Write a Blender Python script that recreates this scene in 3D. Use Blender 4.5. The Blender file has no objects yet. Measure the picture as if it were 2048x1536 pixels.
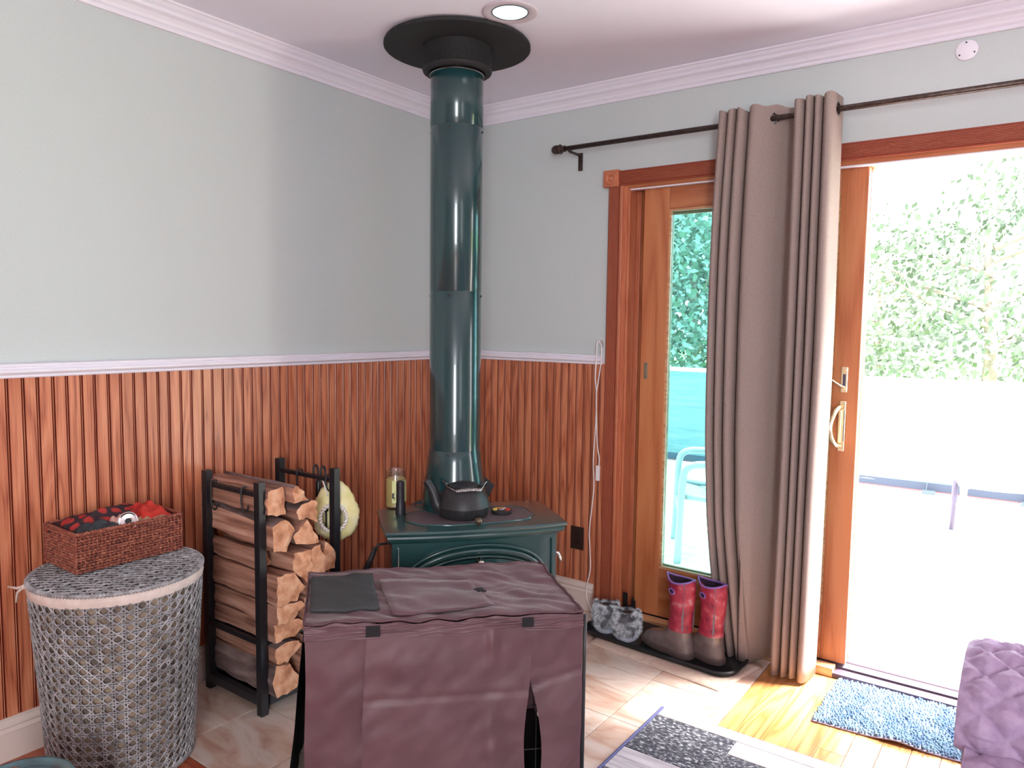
import bpy, bmesh, math, random
from mathutils import Vector, Matrix, noise
R = math.radians
PI = math.pi
rnd = random.Random(7)
sc = bpy.context.scene
COL = sc.collection

# ------------------------------------------------------------------ camera
F = Vector((-0.58570082, 0.8065186, -0.08051276))
RT = Vector((0.80847935, 0.58838839, 0.01265843))
UP = Vector((-0.05758203, 0.05767885, 0.9966732))
cd = bpy.data.cameras.new('camera')
cam = bpy.data.objects.new('camera', cd)
COL.objects.link(cam)
M4 = Matrix((RT, UP, -F)).transposed().to_4x4()
M4.translation = Vector((2.5187, -3.0018, 1.3424))
cam.matrix_world = M4
cd.sensor_width = 36
cd.lens = 36 * 1490.2 / 2048
cd.clip_start = 0.02
cd.clip_end = 200
sc.camera = cam

# ------------------------------------------------------------------ world, lights, exposure
w = bpy.data.worlds.new('world')
sc.world = w
w.use_nodes = True
bg = w.node_tree.nodes['Background']
bg.inputs[0].default_value = (0.86, 0.93, 1.0, 1)
bg.inputs[1].default_value = 9.5

sd = bpy.data.lights.new('sun', 'SUN')
sd.energy = 30.0
sd.angle = R(22)
sd.color = (1.0, 0.97, 0.92)
sun = bpy.data.objects.new('sun', sd)
COL.objects.link(sun)
sun.rotation_euler = Vector((-0.62, -0.42, -1.25)).to_track_quat('-Z', 'Y').to_euler()

def area(name, loc, tgt, sx, sy, e, col):
    d = bpy.data.lights.new(name, 'AREA')
    d.shape = 'RECTANGLE'; d.size = sx; d.size_y = sy; d.energy = e; d.color = col
    o = bpy.data.objects.new(name, d); COL.objects.link(o)
    o.location = loc
    o.rotation_euler = (Vector(tgt) - Vector(loc)).to_track_quat('-Z', 'Y').to_euler()
    return o
area('rear_fill_light', (4.35, -5.3, 1.35), (0.5, -0.7, 1.2), 0.9, 2.0, 112, (0.95, 0.98, 1.0))  # added fill light behind the camera; no window is built there
area('far_fill_light', (5.3, -3.0, 1.6), (0.5, -1.6, 1.1), 0.9, 1.9, 8, (0.93, 0.95, 1.0))  # weak extra fill added from the far side, without a window

vs = sc.view_settings
vs.view_transform = 'Standard'
vs.look = 'None'
vs.exposure = 0.25
vs.gamma = 1.0
vs.use_curve_mapping = False
sc.cycles.use_denoising = True
sc.cycles.max_bounces = 8
sc.cycles.diffuse_bounces = 5
sc.cycles.transparent_max_bounces = 24
sc.cycles.sample_clamp_indirect = 12

# ------------------------------------------------------------------ mesh helpers
class MB:
    def __init__(s):
        s.v = []; s.f = []; s.m = []
    def add(s, vs_, fs, mi=0):
        b = len(s.v)
        s.v += [tuple(p) for p in vs_]
        s.f += [tuple(i + b for i in f) for f in fs]
        s.m += [mi] * len(fs)
        return s
    def box(s, x0, x1, y0, y1, z0, z1, mi=0, bev=0, mat=None):
        if bev <= 0:
            vv = [(x, y, z) for z in (z0, z1) for y in (y0, y1) for x in (x0, x1)]
            ff = [(0, 2, 3, 1), (4, 5, 7, 6), (0, 1, 5, 4), (2, 6, 7, 3), (0, 4, 6, 2), (1, 3, 7, 5)]
        else:
            bm = bmesh.new()
            bmesh.ops.create_cube(bm, size=1)
            for q in bm.verts:
                q.co = Vector(((x0 + x1) / 2 + q.co.x * (x1 - x0), (y0 + y1) / 2 + q.co.y * (y1 - y0), (z0 + z1) / 2 + q.co.z * (z1 - z0)))
            bmesh.ops.bevel(bm, geom=bm.edges[:], offset=bev, segments=2, affect='EDGES', profile=0.6)
            bm.verts.index_update()
            vv = [q.co[:] for q in bm.verts]
            ff = [tuple(q.index for q in f.verts) for f in bm.faces]
            bm.free()
        if mat is not None:
            vv = [tuple(mat @ Vector(q)) for q in vv]
        return s.add(vv, ff, mi)
    def tube(s, pts, r, n=8, mi=0, cap=True, closed=False):
        pts = [Vector(p) for p in pts]
        k = len(pts)
        rr = r if isinstance(r, (list, tuple)) else [r] * k
        t0 = (pts[1] - pts[0]).normalized()
        a = Vector((0, 0, 1)) if abs(t0.z) < 0.9 else Vector((1, 0, 0))
        nx = t0.cross(a).normalized()
        vv = []
        for i in range(k):
            if closed:
                t = (pts[(i + 1) % k] - pts[i - 1]).normalized()
            else:
                t = (pts[min(i + 1, k - 1)] - pts[max(i - 1, 0)]).normalized()
            nx = (nx - t * nx.dot(t))
            if nx.length < 1e-6:
                nx = t.orthogonal()
            nx.normalize()
            ny = t.cross(nx)
            for j in range(n):
                an = 2 * PI * j / n
                vv.append(pts[i] + (nx * math.cos(an) + ny * math.sin(an)) * rr[i])
        ff = []
        for i in range(k if closed else k - 1):
            i2 = (i + 1) % k
            for j in range(n):
                j2 = (j + 1) % n
                ff.append((i * n + j, i * n + j2, i2 * n + j2, i2 * n + j))
        if cap and not closed:
            ff.append(tuple(range(n))[::-1]); ff.append(tuple((k - 1) * n + j for j in range(n)))
        return s.add(vv, ff, mi)
    def lathe(s, prof, n=32, c=(0, 0, 0), mi=0, sx=1, sy=1, axis=None):
        vv = []; ff = []
        k = len(prof)
        for i in range(n):
            an = 2 * PI * i / n
            for (r, z) in prof:
                p = Vector((r * math.cos(an) * sx, r * math.sin(an) * sy, z))
                if axis is not None:
                    p = axis @ p
                vv.append(p + Vector(c))
        for i in range(n):
            i2 = (i + 1) % n
            for j in range(k - 1):
                ff.append((i * k + j, i2 * k + j, i2 * k + j + 1, i * k + j + 1))
        return s.add(vv, ff, mi)
    def rings(s, rings, mi=0, cap=True, closed=True):
        n = len(rings[0]); vv = [p for r_ in rings for p in r_]; ff = []
        for i in range(len(rings) - 1):
            for j in range(n if closed else n - 1):
                j2 = (j + 1) % n
                ff.append((i * n + j, i * n + j2, (i + 1) * n + j2, (i + 1) * n + j))
        if cap:
            if cap != 'end': ff.append(tuple(range(n))[::-1])
            ff.append(tuple((len(rings) - 1) * n + j for j in range(n)))
        return s.add(vv, ff, mi)
    def reed(s, pr):
        for i in range(len(pr) - 1):
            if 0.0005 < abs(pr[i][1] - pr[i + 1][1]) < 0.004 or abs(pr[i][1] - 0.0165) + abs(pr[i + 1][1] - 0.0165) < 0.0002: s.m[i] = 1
        return s
    def prism(s, poly, z0, z1, mi=0):
        n = len(poly)
        vv = [(x, y, z0) for x, y in poly] + [(x, y, z1) for x, y in poly]
        ff = [tuple(range(n))[::-1], tuple(range(n, 2 * n))]
        ff += [(i, (i + 1) % n, n + (i + 1) % n, n + i) for i in range(n)]
        return s.add(vv, ff, mi)
    def grid(s, fn, nu, nv, mi=0):
        vv = [fn(i / nu, j / nv) for j in range(nv + 1) for i in range(nu + 1)]
        ff = [(j * (nu + 1) + i, j * (nu + 1) + i + 1, (j + 1) * (nu + 1) + i + 1, (j + 1) * (nu + 1) + i) for j in range(nv) for i in range(nu)]
        return s.add(vv, ff, mi)
    def shift(s, d):
        s.v = [(a[0] + d[0], a[1] + d[1], a[2] + d[2]) for a in s.v]
        return s
    def xf(s, m):
        s.v = [tuple(m @ Vector(a)) for a in s.v]
        return s
    def build(s, name, mats, parent=None, smooth=False, world=False, ang=None, kind=None, fix=True):
        me = bpy.data.meshes.new(name)
        vv = s.v
        if world and parent is not None:
            inv = wm(parent).inverted()
            vv = [tuple(inv @ Vector(p)) for p in vv]
        me.from_pydata(vv, [], s.f)
        if not isinstance(mats, (list, tuple)):
            mats = [mats]
        for m in mats:
            me.materials.append(m)
        me.polygons.foreach_set('material_index', s.m)
        if fix:
            bm = bmesh.new(); bm.from_mesh(me)
            bmesh.ops.recalc_face_normals(bm, faces=bm.faces)
            bm.to_mesh(me); bm.free()
        if smooth:
            me.polygons.foreach_set('use_smooth', [True] * len(me.polygons))
            if ang is not None:
                me.set_sharp_from_angle(angle=R(ang))
        me.update()
        o = bpy.data.objects.new(name, me)
        COL.objects.link(o)
        if parent is not None:
            o.parent = parent
        if kind:
            o['kind'] = kind
        return o

def wm(o):
    m = Matrix.LocRotScale(o.location, o.rotation_euler, o.scale)
    return wm(o.parent) @ m if o.parent else m

def thing(name, label, cat, loc=(0, 0, 0), rz=0, group=None):
    o = bpy.data.objects.new(name, None)
    COL.objects.link(o)
    o.empty_display_size = 0.05
    o.location = loc; o.rotation_euler = (0, 0, rz)
    o['label'] = label; o['category'] = cat
    if group: o['group'] = group
    return o

def struct(name, loc=(0, 0, 0)):
    o = bpy.data.objects.new(name, None)
    COL.objects.link(o); o.location = loc; o['kind'] = 'structure'
    return o

def tag(o, label, cat, group=None):
    o['label'] = label; o['category'] = cat
    if group: o['group'] = group
    return o

def cat_rom(pts, k):
    out = []
    P = [Vector(p) for p in pts]
    P = [P[0] * 2 - P[1]] + P + [P[-1] * 2 - P[-2]]
    for i in range(1, len(P) - 2):
        for j in range(k):
            t = j / k
            a, b, c, d = P[i - 1], P[i], P[i + 1], P[i + 2]
            out.append(0.5 * ((2 * b) + (c - a) * t + (2 * a - 5 * b + 4 * c - d) * t * t + (3 * b - a - 3 * c + d) * t ** 3))
    out.append(P[-2])
    return out

# ------------------------------------------------------------------ materials
def new_mat(name):
    m = bpy.data.materials.new(name); m.use_nodes = True
    nt = m.node_tree
    return m, nt, nt.nodes['Principled BSDF']

def simple(name, col, rough=0.5, metal=0, coat=0, spec=None, emit=None, es=0, sub=0):
    m, nt, b = new_mat(name)
    b.inputs['Base Color'].default_value = (*col, 1)
    b.inputs['Roughness'].default_value = rough
    b.inputs['Metallic'].default_value = metal
    b.inputs['Coat Weight'].default_value = coat
    if spec is not None: b.inputs['Specular IOR Level'].default_value = spec
    if emit:
        b.inputs['Emission Color'].default_value = (*emit, 1)
        b.inputs['Emission Strength'].default_value = es
    return m

def noisy(name, cols, scale=(1, 1, 1), nscale=5, detail=4, rough=0.5, bump=0, bscale=None, dist=0.0, stops=None, coat=0, rnd_off=True, rand_tint=0, metal=0, coord='Object', bdist=0.002, crough=0.1):
    m, nt, b = new_mat(name)
    N = nt.nodes; L = nt.links
    tc = N.new('ShaderNodeTexCoord'); mp = N.new('ShaderNodeMapping')
    L.new(tc.outputs[coord], mp.inputs[0])
    mp.inputs['Scale'].default_value = scale
    if rnd_off:
        oi = N.new('ShaderNodeObjectInfo'); mu = N.new('ShaderNodeVectorMath'); mu.operation = 'SCALE'
        co = N.new('ShaderNodeCombineXYZ')
        m1 = N.new('ShaderNodeMath'); m1.operation = 'MULTIPLY'; m1.inputs[1].default_value = 37.7
        m2 = N.new('ShaderNodeMath'); m2.operation = 'MULTIPLY'; m2.inputs[1].default_value = 91.3
        L.new(oi.outputs['Random'], m1.inputs[0]); L.new(oi.outputs['Random'], m2.inputs[0])
        L.new(m1.outputs[0], co.inputs[0]); L.new(m2.outputs[0], co.inputs[2]); L.new(m1.outputs[0], co.inputs[1])
        L.new(co.outputs[0], mp.inputs['Location'])
    n1 = N.new('ShaderNodeTexNoise')
    n1.inputs['Scale'].default_value = nscale; n1.inputs['Detail'].default_value = detail; n1.inputs['Distortion'].default_value = dist
    L.new(mp.outputs[0], n1.inputs['Vector'])
    cr = N.new('ShaderNodeValToRGB')
    L.new(n1.outputs[0], cr.inputs[0])
    st = stops or [0.3 + 0.4 * i / max(1, len(cols) - 1) for i in range(len(cols))]
    el = cr.color_ramp.elements
    el[0].position = st[0]; el[0].color = (*cols[0], 1)
    el[1].position = st[-1]; el[1].color = (*cols[-1], 1)
    for i in range(1, len(cols) - 1):
        e = el.new(st[i]); e.color = (*cols[i], 1)
    out = cr.outputs[0]
    if rand_tint:
        oi2 = N.new('ShaderNodeObjectInfo'); hs = N.new('ShaderNodeHueSaturation'); mr = N.new('ShaderNodeMapRange')
        mr.inputs['To Min'].default_value = 1 - rand_tint; mr.inputs['To Max'].default_value = 1 + rand_tint
        L.new(oi2.outputs['Random'], mr.inputs['Value']); L.new(mr.outputs[0], hs.inputs['Value']); L.new(out, hs.inputs['Color'])
        out = hs.outputs[0]
    L.new(out, b.inputs['Base Color'])
    b.inputs['Roughness'].default_value = rough
    b.inputs['Metallic'].default_value = metal
    b.inputs['Coat Weight'].default_value = coat
    b.inputs['Coat Roughness'].default_value = crough
    if bump:
        bp = N.new('ShaderNodeBump'); bp.inputs['Strength'].default_value = bump; bp.inputs['Distance'].default_value = bdist
        if bscale:
            n2 = N.new('ShaderNodeTexNoise'); n2.inputs['Scale'].default_value = bscale; n2.inputs['Detail'].default_value = 3
            L.new(tc.outputs[coord], n2.inputs['Vector']); L.new(n2.outputs[0], bp.inputs['Height'])
        else:
            L.new(n1.outputs[0], bp.inputs['Height'])
        L.new(bp.outputs[0], b.inputs['Normal'])
    return m

def grain(name, dark, mid, light, axis='z', k=1.0, rough=0.35, coat=0.3, tint=0.08, fine=90, fig=1.0):
    """wood: slow cathedral bands plus fine pores, stretched along one axis"""
    m, nt, b = new_mat(name)
    N = nt.nodes; L = nt.links
    tc = N.new('ShaderNodeTexCoord'); mp = N.new('ShaderNodeMapping'); L.new(tc.outputs['Object'], mp.inputs[0])
    ax = {'x': 0, 'y': 1, 'z': 2}[axis]
    s = [9 * k, 9 * k, 9 * k]; s[ax] = 0.9 * k
    mp.inputs['Scale'].default_value = s
    oi = N.new('ShaderNodeObjectInfo'); co = N.new('ShaderNodeCombineXYZ')
    for i, mul in enumerate((53.0, 71.0, 97.0)):
        mm = N.new('ShaderNodeMath'); mm.operation = 'MULTIPLY'; mm.inputs[1].default_value = mul
        L.new(oi.outputs['Random'], mm.inputs[0]); L.new(mm.outputs[0], co.inputs[i])
    L.new(co.outputs[0], mp.inputs['Location'])
    n1 = N.new('ShaderNodeTexNoise'); n1.inputs['Scale'].default_value = 1.0; n1.inputs['Detail'].default_value = 2
    L.new(mp.outputs[0], n1.inputs['Vector'])
    m1 = N.new('ShaderNodeMath'); m1.operation = 'MULTIPLY'; m1.inputs[1].default_value = 9.0
    L.new(n1.outputs[0], m1.inputs[0])
    fr = N.new('ShaderNodeMath'); fr.operation = 'PINGPONG'; fr.inputs[1].default_value = 0.5
    L.new(m1.outputs[0], fr.inputs[0])
    m1b = N.new('ShaderNodeMath'); m1b.operation = 'MULTIPLY'; m1b.inputs[1].default_value = 1.3 * fig; L.new(fr.outputs[0], m1b.inputs[0])
    mp2 = N.new('ShaderNodeMapping'); L.new(tc.outputs['Object'], mp2.inputs[0]); L.new(co.outputs[0], mp2.inputs['Location'])
    s2 = [fine, fine, fine]; s2[ax] = fine / 40
    mp2.inputs['Scale'].default_value = s2
    n2 = N.new('ShaderNodeTexNoise'); n2.inputs['Scale'].default_value = 3.0; n2.inputs['Detail'].default_value = 3
    L.new(mp2.outputs[0], n2.inputs['Vector'])
    ad = N.new('ShaderNodeMath'); ad.operation = 'ADD'; L.new(m1b.outputs[0], ad.inputs[0])
    sb = N.new('ShaderNodeMath'); sb.operation = 'MULTIPLY_ADD'; sb.inputs[1].default_value = 0.9; sb.inputs[2].default_value = -0.3 + 0.32 * (1 - fig)
    L.new(n2.outputs[0], sb.inputs[0]); L.new(sb.outputs[0], ad.inputs[1])
    cr = N.new('ShaderNodeValToRGB'); L.new(ad.outputs[0], cr.inputs[0])
    el = cr.color_ramp.elements
    el[0].position = 0.12; el[0].color = (*dark, 1); el[1].position = 0.75; el[1].color = (*light, 1)
    e = el.new(0.38); e.color = (*mid, 1)
    hs = N.new('ShaderNodeHueSaturation'); mr = N.new('ShaderNodeMapRange')
    mr.inputs['To Min'].default_value = 1 - tint; mr.inputs['To Max'].default_value = 1 + tint
    L.new(oi.outputs['Random'], mr.inputs['Value']); L.new(mr.outputs[0], hs.inputs['Value']); L.new(cr.outputs[0], hs.inputs['Color'])
    L.new(hs.outputs[0], b.inputs['Base Color'])
    b.inputs['Roughness'].default_value = rough
    b.inputs['Coat Weight'].default_value = coat; b.inputs['Coat Roughness'].default_value = 0.22
    bp = N.new('ShaderNodeBump'); bp.inputs['Strength'].default_value = 0.15; bp.inputs['Distance'].default_value = 0.001
    L.new(n2.outputs[0], bp.inputs['Height']); L.new(bp.outputs[0], b.inputs['Normal'])
    return m

WALL = noisy('wall_paint', [(0.53, 0.58, 0.575), (0.59, 0.635, 0.63)], nscale=260, rough=0.75, bump=0.05, bdist=0.001, rnd_off=False)
CEIL = simple('ceiling_paint', (0.84, 0.83, 0.93), 0.8)
TRIM = simple('white_trim_paint', (0.83, 0.80, 0.88), 0.4)
BASEB = simple('cream_baseboard_paint', (0.74, 0.62, 0.56), 0.45)
BEAD = grain('stained_beadboard', (0.26, 0.062, 0.030), (0.50, 0.155, 0.075), (0.66, 0.255, 0.135), 'z', rough=0.38, coat=0.35, fig=0.62)
REEDV = simple('dark_reed_faces', (0.27, 0.05, 0.025), 0.5)  # darker tone set on the reed slopes and valleys of the casing
GROOVE = simple('dark_groove_faces', (0.17, 0.022, 0.012), 0.5)  # darker red-brown set on the groove faces of each plank
CASE = grain('stained_casing_upright', (0.28, 0.06, 0.028), (0.46, 0.13, 0.06), (0.58, 0.21, 0.10), 'z', rough=0.4, coat=0.3, fine=140, fig=0.3)
CASEH = grain('stained_casing_head', (0.28, 0.06, 0.028), (0.44, 0.12, 0.06), (0.56, 0.19, 0.10), 'x', rough=0.4, coat=0.3, fine=140, fig=0.3)
DOORW = grain('fir_door_upright', (0.40, 0.115, 0.042), (0.48, 0.155, 0.058), (0.54, 0.20, 0.08), 'z', k=0.5, rough=0.4, coat=0.25)
DOORH = grain('fir_door_rail', (0.40, 0.115, 0.042), (0.48, 0.155, 0.058), (0.54, 0.20, 0.08), 'x', k=0.5, rough=0.4, coat=0.25)
SILL = grain('pale_oak_sill', (0.50, 0.24, 0.11), (0.62, 0.34, 0.17), (0.70, 0.42, 0.22), 'x', rough=0.4)
FLOORW = grain('oak_floor', (0.40, 0.16, 0.05), (0.54, 0.24, 0.085), (0.64, 0.33, 0.13), 'y', rough=0.28, coat=0.4, tint=0.12)
CHERRY = grain('cherry_strip', (0.30, 0.05, 0.02), (0.40, 0.08, 0.03), (0.46, 0.11, 0.04), 'x', rough=0.3, coat=0.4)
TILE = noisy('marbled_tile', [(0.52, 0.30, 0.22), (0.66, 0.49, 0.40), (0.74, 0.62, 0.55), (0.66, 0.50, 0.42)], scale=(1, 2.2, 1), nscale=3.2, detail=5, rough=0.22, dist=1.6, coat=0.3, stops=[0.30, 0.45, 0.58, 0.75])
GROUT = simple('grout', (0.36, 0.27, 0.24), 0.9)
BLACKM = noisy('black_powder_steel', [(0.010, 0.010, 0.013), (0.016, 0.016, 0.020)], nscale=60, rough=0.42, bump=0.05)
def enamel(name, base, rough):
    m, nt, b = new_mat(name)
    b.inputs['Base Color'].default_value = (*base, 1); b.inputs['Roughness'].default_value = rough
    b.inputs['Coat Weight'].default_value = 1.0; b.inputs['Coat Roughness'].default_value = 0.05
    n = nt.nodes.new('ShaderNodeTexNoise'); n.inputs['Scale'].default_value = 14
    bp = nt.nodes.new('ShaderNodeBump'); bp.inputs['Strength'].default_value = 0.02; bp.inputs['Distance'].default_value = 0.01
    nt.links.new(n.outputs[0], bp.inputs['Height']); nt.links.new(bp.outputs[0], b.inputs['Coat Normal'])
    return m
GREEN = enamel('green_enamel', (0.012, 0.060, 0.062), 0.35)
GREENP = simple('green_pipe_paint', (0.010, 0.046, 0.052), 0.20, coat=0.5, spec=0.6)
IRON = noisy('cast_iron', [(0.012, 0.012, 0.014), (0.03, 0.03, 0.034)], nscale=120, rough=0.45, bump=0.15)
GRID = noisy('griddle_iron', [(0.10, 0.075, 0.085), (0.15, 0.115, 0.13)], nscale=150, rough=0.5, bump=0.1)
FLANGE = noisy('matte_black_paint', [(0.010, 0.010, 0.010), (0.020, 0.019, 0.021)], nscale=90, rough=0.7)
STEEL = simple('bright_steel', (0.75, 0.72, 0.72), 0.25, 1.0)
NICKEL = simple('nickel', (0.72, 0.66, 0.58), 0.22, 1.0)
BRASS = simple('polished_brass', (0.90, 0.74, 0.48), 0.25, 0.85)
BRONZE = noisy('oiled_bronze_rod', [(0.045, 0.028, 0.024), (0.10, 0.07, 0.06)], nscale=70, rough=0.35, metal=0.6)
RED = simple('red_steel_edge', (0.25, 0.02, 0.02), 0.4)
GLASS, _nt, _b = new_mat('door_glass')
for n_ in list(_nt.nodes):
    if n_.type != 'OUTPUT_MATERIAL': _nt.nodes.remove(n_)
_tr = _nt.nodes.new('ShaderNodeBsdfTransparent'); _tr.inputs[0].default_value = (0.70, 0.86, 0.86, 1)
_gl = _nt.nodes.new('ShaderNodeBsdfGlossy'); _gl.inputs['Roughness'].default_value = 0.02
_fr = _nt.nodes.new('ShaderNodeFresnel'); _fr.inputs[0].default_value = 1.45
_mx = _nt.nodes.new('ShaderNodeMixShader')
_nt.links.new(_fr.outputs[0], _mx.inputs[0]); _nt.links.new(_tr.outputs[0], _mx.inputs[1]); _nt.links.new(_gl.outputs[0], _mx.inputs[2])
_nt.links.new(_mx.outputs[0], _nt.nodes['Material Output'].inputs[0])
JARG, _nt, _b = new_mat('jar_glass')
for n_ in list(_nt.nodes):
    if n_.type != 'OUTPUT_MATERIAL': _nt.nodes.remove(n_)
_tr = _nt.nodes.new('ShaderNodeBsdfTransparent'); _tr.inputs[0].default_value = (0.95, 0.97, 0.95, 1)
_gl = _nt.nodes.new('ShaderNodeBsdfGlossy'); _gl.inputs['Roughness'].default_value = 0.03
_mx = _nt.nodes.new('ShaderNodeMixShader')
_mx.inputs[0].default_value = 0.13; _nt.links.new(_tr.outputs[0], _mx.inputs[1]); _nt.links.new(_gl.outputs[0], _mx.inputs[2])
_nt.links.new(_mx.outputs[0], _nt.nodes['Material Output'].inputs[0])

# ------------------------------------------------------------------ the room
CH = 2.405
XR, YB = 5.6, -5.6
fl = struct('floor')
MB().box(-0.14, XR, YB, 0.0, -0.16, -0.012).build('subfloor', GROUT, fl)
# hearth tiles
tx = [0.012, 0.35, 0.685, 1.02, 1.355, 1.672]
ty = [-1.80, -1.473, -1.138, -0.803, -0.468, -0.133, -0.012]
for i in range(5):
    for j in range(6):
        MB().box(0.0015, tx[i + 1] - tx[i] - 0.0015, 0.0015, ty[j + 1] - ty[j] - 0.0015, -0.012, 0.0, bev=0.0012).build('tile', TILE, fl).location = (tx[i], ty[j], 0)
# oak boards: strip beside the door mat, running away from the camera
def board(x0, x1, y0, y1, m, dz=0.0):
    o = MB().box(0.0006, x1 - x0 - 0.0006, 0.0006, y1 - y0 - 0.0006, -0.012, dz, bev=0.0008).build('floor_board', m, fl)
    o.location = (x0, y0, 0)
x = 1.673
board(x, x + 0.060, -1.80, -0.002, FLOORW); x += 0.060
while x < 3.9:
    cut = -0.5 - rnd.random() * 0.9
    board(x, x + 0.082, cut, -0.002, FLOORW); board(x, x + 0.082, -1.80, cut, FLOORW)
    x += 0.082
board(0.0, 3.9, -1.858, -1.801, CHERRY)
y = -1.858
k = 0
while y > -2.9:
    x = 0.012
    while x < 3.8:
        x1 = min(3.9, x + 0.9 + rnd.random() * 0.7)
        o = MB().box(0, x1 - x - 0.001, 0, 0.081, -0.012, 0.0, bev=0.0008).build('floor_board', CHERRY, fl)
        o.location = (x, y - 0.082, 0); x = x1
    y -= 0.082
MB().box(0.0, XR, YB, y, -0.012, 0.0).box(3.9, XR, y, 0, -0.012, 0.0).build('floor_surface', CHERRY, fl)

c = struct('ceiling')
MB().box(-0.14, XR, YB, 0.16, CH, CH + 0.1).build('ceiling_panel', CEIL, c)
wl = struct('wall_left')
MB().box(-0.14, 0.0, YB, 0.16, -0.16, CH).build('plaster', WALL, wl)
DX0, DX1, DZ = 0.942, 2.86, 1.957
wr = struct('wall_right')
MB().box(0.0, DX0, 0, 0.16, -0.16, CH).box(DX0, DX1, 0, 0.16, DZ, CH).box(DX1, XR, 0, 0.16, -0.16, CH).box(DX0, DX1, 0.0, 0.16, -0.16, -0.012).build('plaster', WALL, wr)
o = MB().box(0, XR, YB - 0.1, YB, 0, CH).build('wall_rear', WALL); o['kind'] = 'structure'
o = MB().box(XR, XR + 0.1, YB, 0.16, 0, CH).build('wall_far', WALL); o['kind'] = 'structure'

# beadboard planks
PITCH = 0.0835
prof = [(0, 0.0), (0, 0.006), (0.003, 0.013), (0.0365, 0.013), (0.0385, 0.0065), (0.0400, 0.0115), (0.0415, 0.013), (0.0430, 0.0115), (0.0445, 0.0065), (0.0465, 0.013), (0.0765, 0.013), (0.0785, 0.0065), (0.0800, 0.0115), (0.0815, 0.013), (0.0828, 0.0115), (0.0835, 0.006), (0.0835, 0.0)]
def plank_mesh(w_):
    mb = MB()
    pr = [(min(a, w_), b) for a, b in prof]
    n = len(pr)
    z0, z1 = 0.002, 1.165
    mb.rings([[(a, -b, z0) for a, b in pr], [(a, -b, z1) for a, b in pr]])
    for i in range(n):
        a, b = pr[i], pr[(i + 1) % n]
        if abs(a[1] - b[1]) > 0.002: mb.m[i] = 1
    return mb
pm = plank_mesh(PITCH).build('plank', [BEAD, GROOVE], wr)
x = 0.013; first = True; me = pm.data
while x < 0.86:
    if first: o = pm; first = False
    else:
        o = bpy.data.objects.new('plank', me if x + PITCH < 0.885 else plank_mesh(0.885 - x).build('tmp', [BEAD, GROOVE]).data)
        COL.objects.link(o); o.parent = wr
    o.location = (x, 0, 0)
    x += PITCH
for o in [o for o in bpy.data.objects if o.name.startswith('tmp')]: bpy.data.objects.remove(o)
y = -0.013
while y > -2.75:
    o = bpy.data.objects.new('plank', me); COL.objects.link(o); o.parent = wl
    o.location = (0, y - PITCH * 0 , 0); o.rotation_euler = (0, 0, R(90))
    o.location = (0, y - PITCH, 0)
    y -= PITCH
MB().box(0, 0.013, YB, y, 0.1, 1.163).build('panelling', BEAD, wl)

def run(prof_, name, m, axis, a0, a1, kind='structure', parent=None, part=None):
    mb = MB()
    if axis == 'y':   # on the left wall, out = +x
        mb.rings([[(o_, a0, z) for o_, z in prof_], [(o_, a1, z) for o_, z in prof_]])
    else:             # on the right wall, out = -y
        mb.rings([[(a0, -o_, z) for o_, z in prof_], [(a1, -o_, z) for o_, z in prof_]])
    ob = mb.build(name, m, parent)
    if parent is None: ob['kind'] = kind
    return ob
crown = [(0, 2.325), (0.010, 2.325), (0.013, 2.331), (0.010, 2.337), (0.018, 2.343), (0.022, 2.352), (0.030, 2.362), (0.042, 2.370), (0.046, 2.377), (0.043, 2.381), (0.052, 2.387), (0.060, 2.397), (0.066, 2.399), (0.068, CH), (0, CH)]
run(crown, 'trim_1', TRIM, 'y', YB, 0)
run(crown, 'trim_2', TRIM, 'x', 0, XR)
rail = [(0, 1.162), (0.018, 1.162), (0.021, 1.166), (0.019, 1.170), (0.024, 1.174), (0.030, 1.179), (0.030, 1.186), (0.024, 1.190), (0.021, 1.194), (0.026, 1.197), (0.026, 1.203), (0.020, 1.206), (0, 1.206)]
run(rail, 'trim_3', TRIM, 'y', YB, 0)
run(rail, 'trim_4', TRIM, 'x', 0, 0.855)
bb = [(0, 0), (0.024, 0), (0.024, 0.085), (0.027, 0.088), (0.024, 0.093), (0.020, 0.100), (0.024, 0.106), (0.020, 0.113), (0.014, 0.121), (0.015, 0.131), (0, 0.132)]
run(bb, 'baseboard_left', BASEB, 'y', YB, 0)
run(bb, 'baseboard_right', BASEB, 'x', 0, 0.835)

# ------------------------------------------------------------------ sliding door casing
t = struct('trim_5')
# fluted side casing
n = 9
pr = [(0.872, 0.0), (0.872, 0.016)]
for i in range(n):
    a = 0.876 + i * 0.0052
    pr += [(a, 0.0165), (a + 0.0016, 0.0185), (a + 0.0032, 0.0185), (a + 0.0046, 0.0165)]
pr += [(0.925, 0.018), (0.930, 0.020), (0.938, 0.020), (0.942, 0.016), (0.942, 0.0)]
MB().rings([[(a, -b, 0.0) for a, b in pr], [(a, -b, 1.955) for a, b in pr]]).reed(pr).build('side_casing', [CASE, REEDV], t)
MB().rings([[(a + DX1 - 0.872, -b, 0.0) for a, b in pr], [(a + DX1 - 0.872, -b, 1.955) for a, b in pr]]).build('side_casing', CASE, t)
prz = [(1.957, 0.0), (1.957, 0.018), (1.962, 0.020)]
for i in range(9):
    a = 1.966 + i * 0.0052
    prz += [(a, 0.0165), (a + 0.0016, 0.0185), (a + 0.0032, 0.0185), (a + 0.0046, 0.0165)]
prz += [(2.016, 0.018), (2.021, 0.016), (2.021, 0.0)]
MB().rings([[(0.922, -b, a) for a, b in prz], [(2.87, -b, a) for a, b in prz]]).reed(prz).build('head_casing', [CASEH, REEDV], t)
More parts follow.
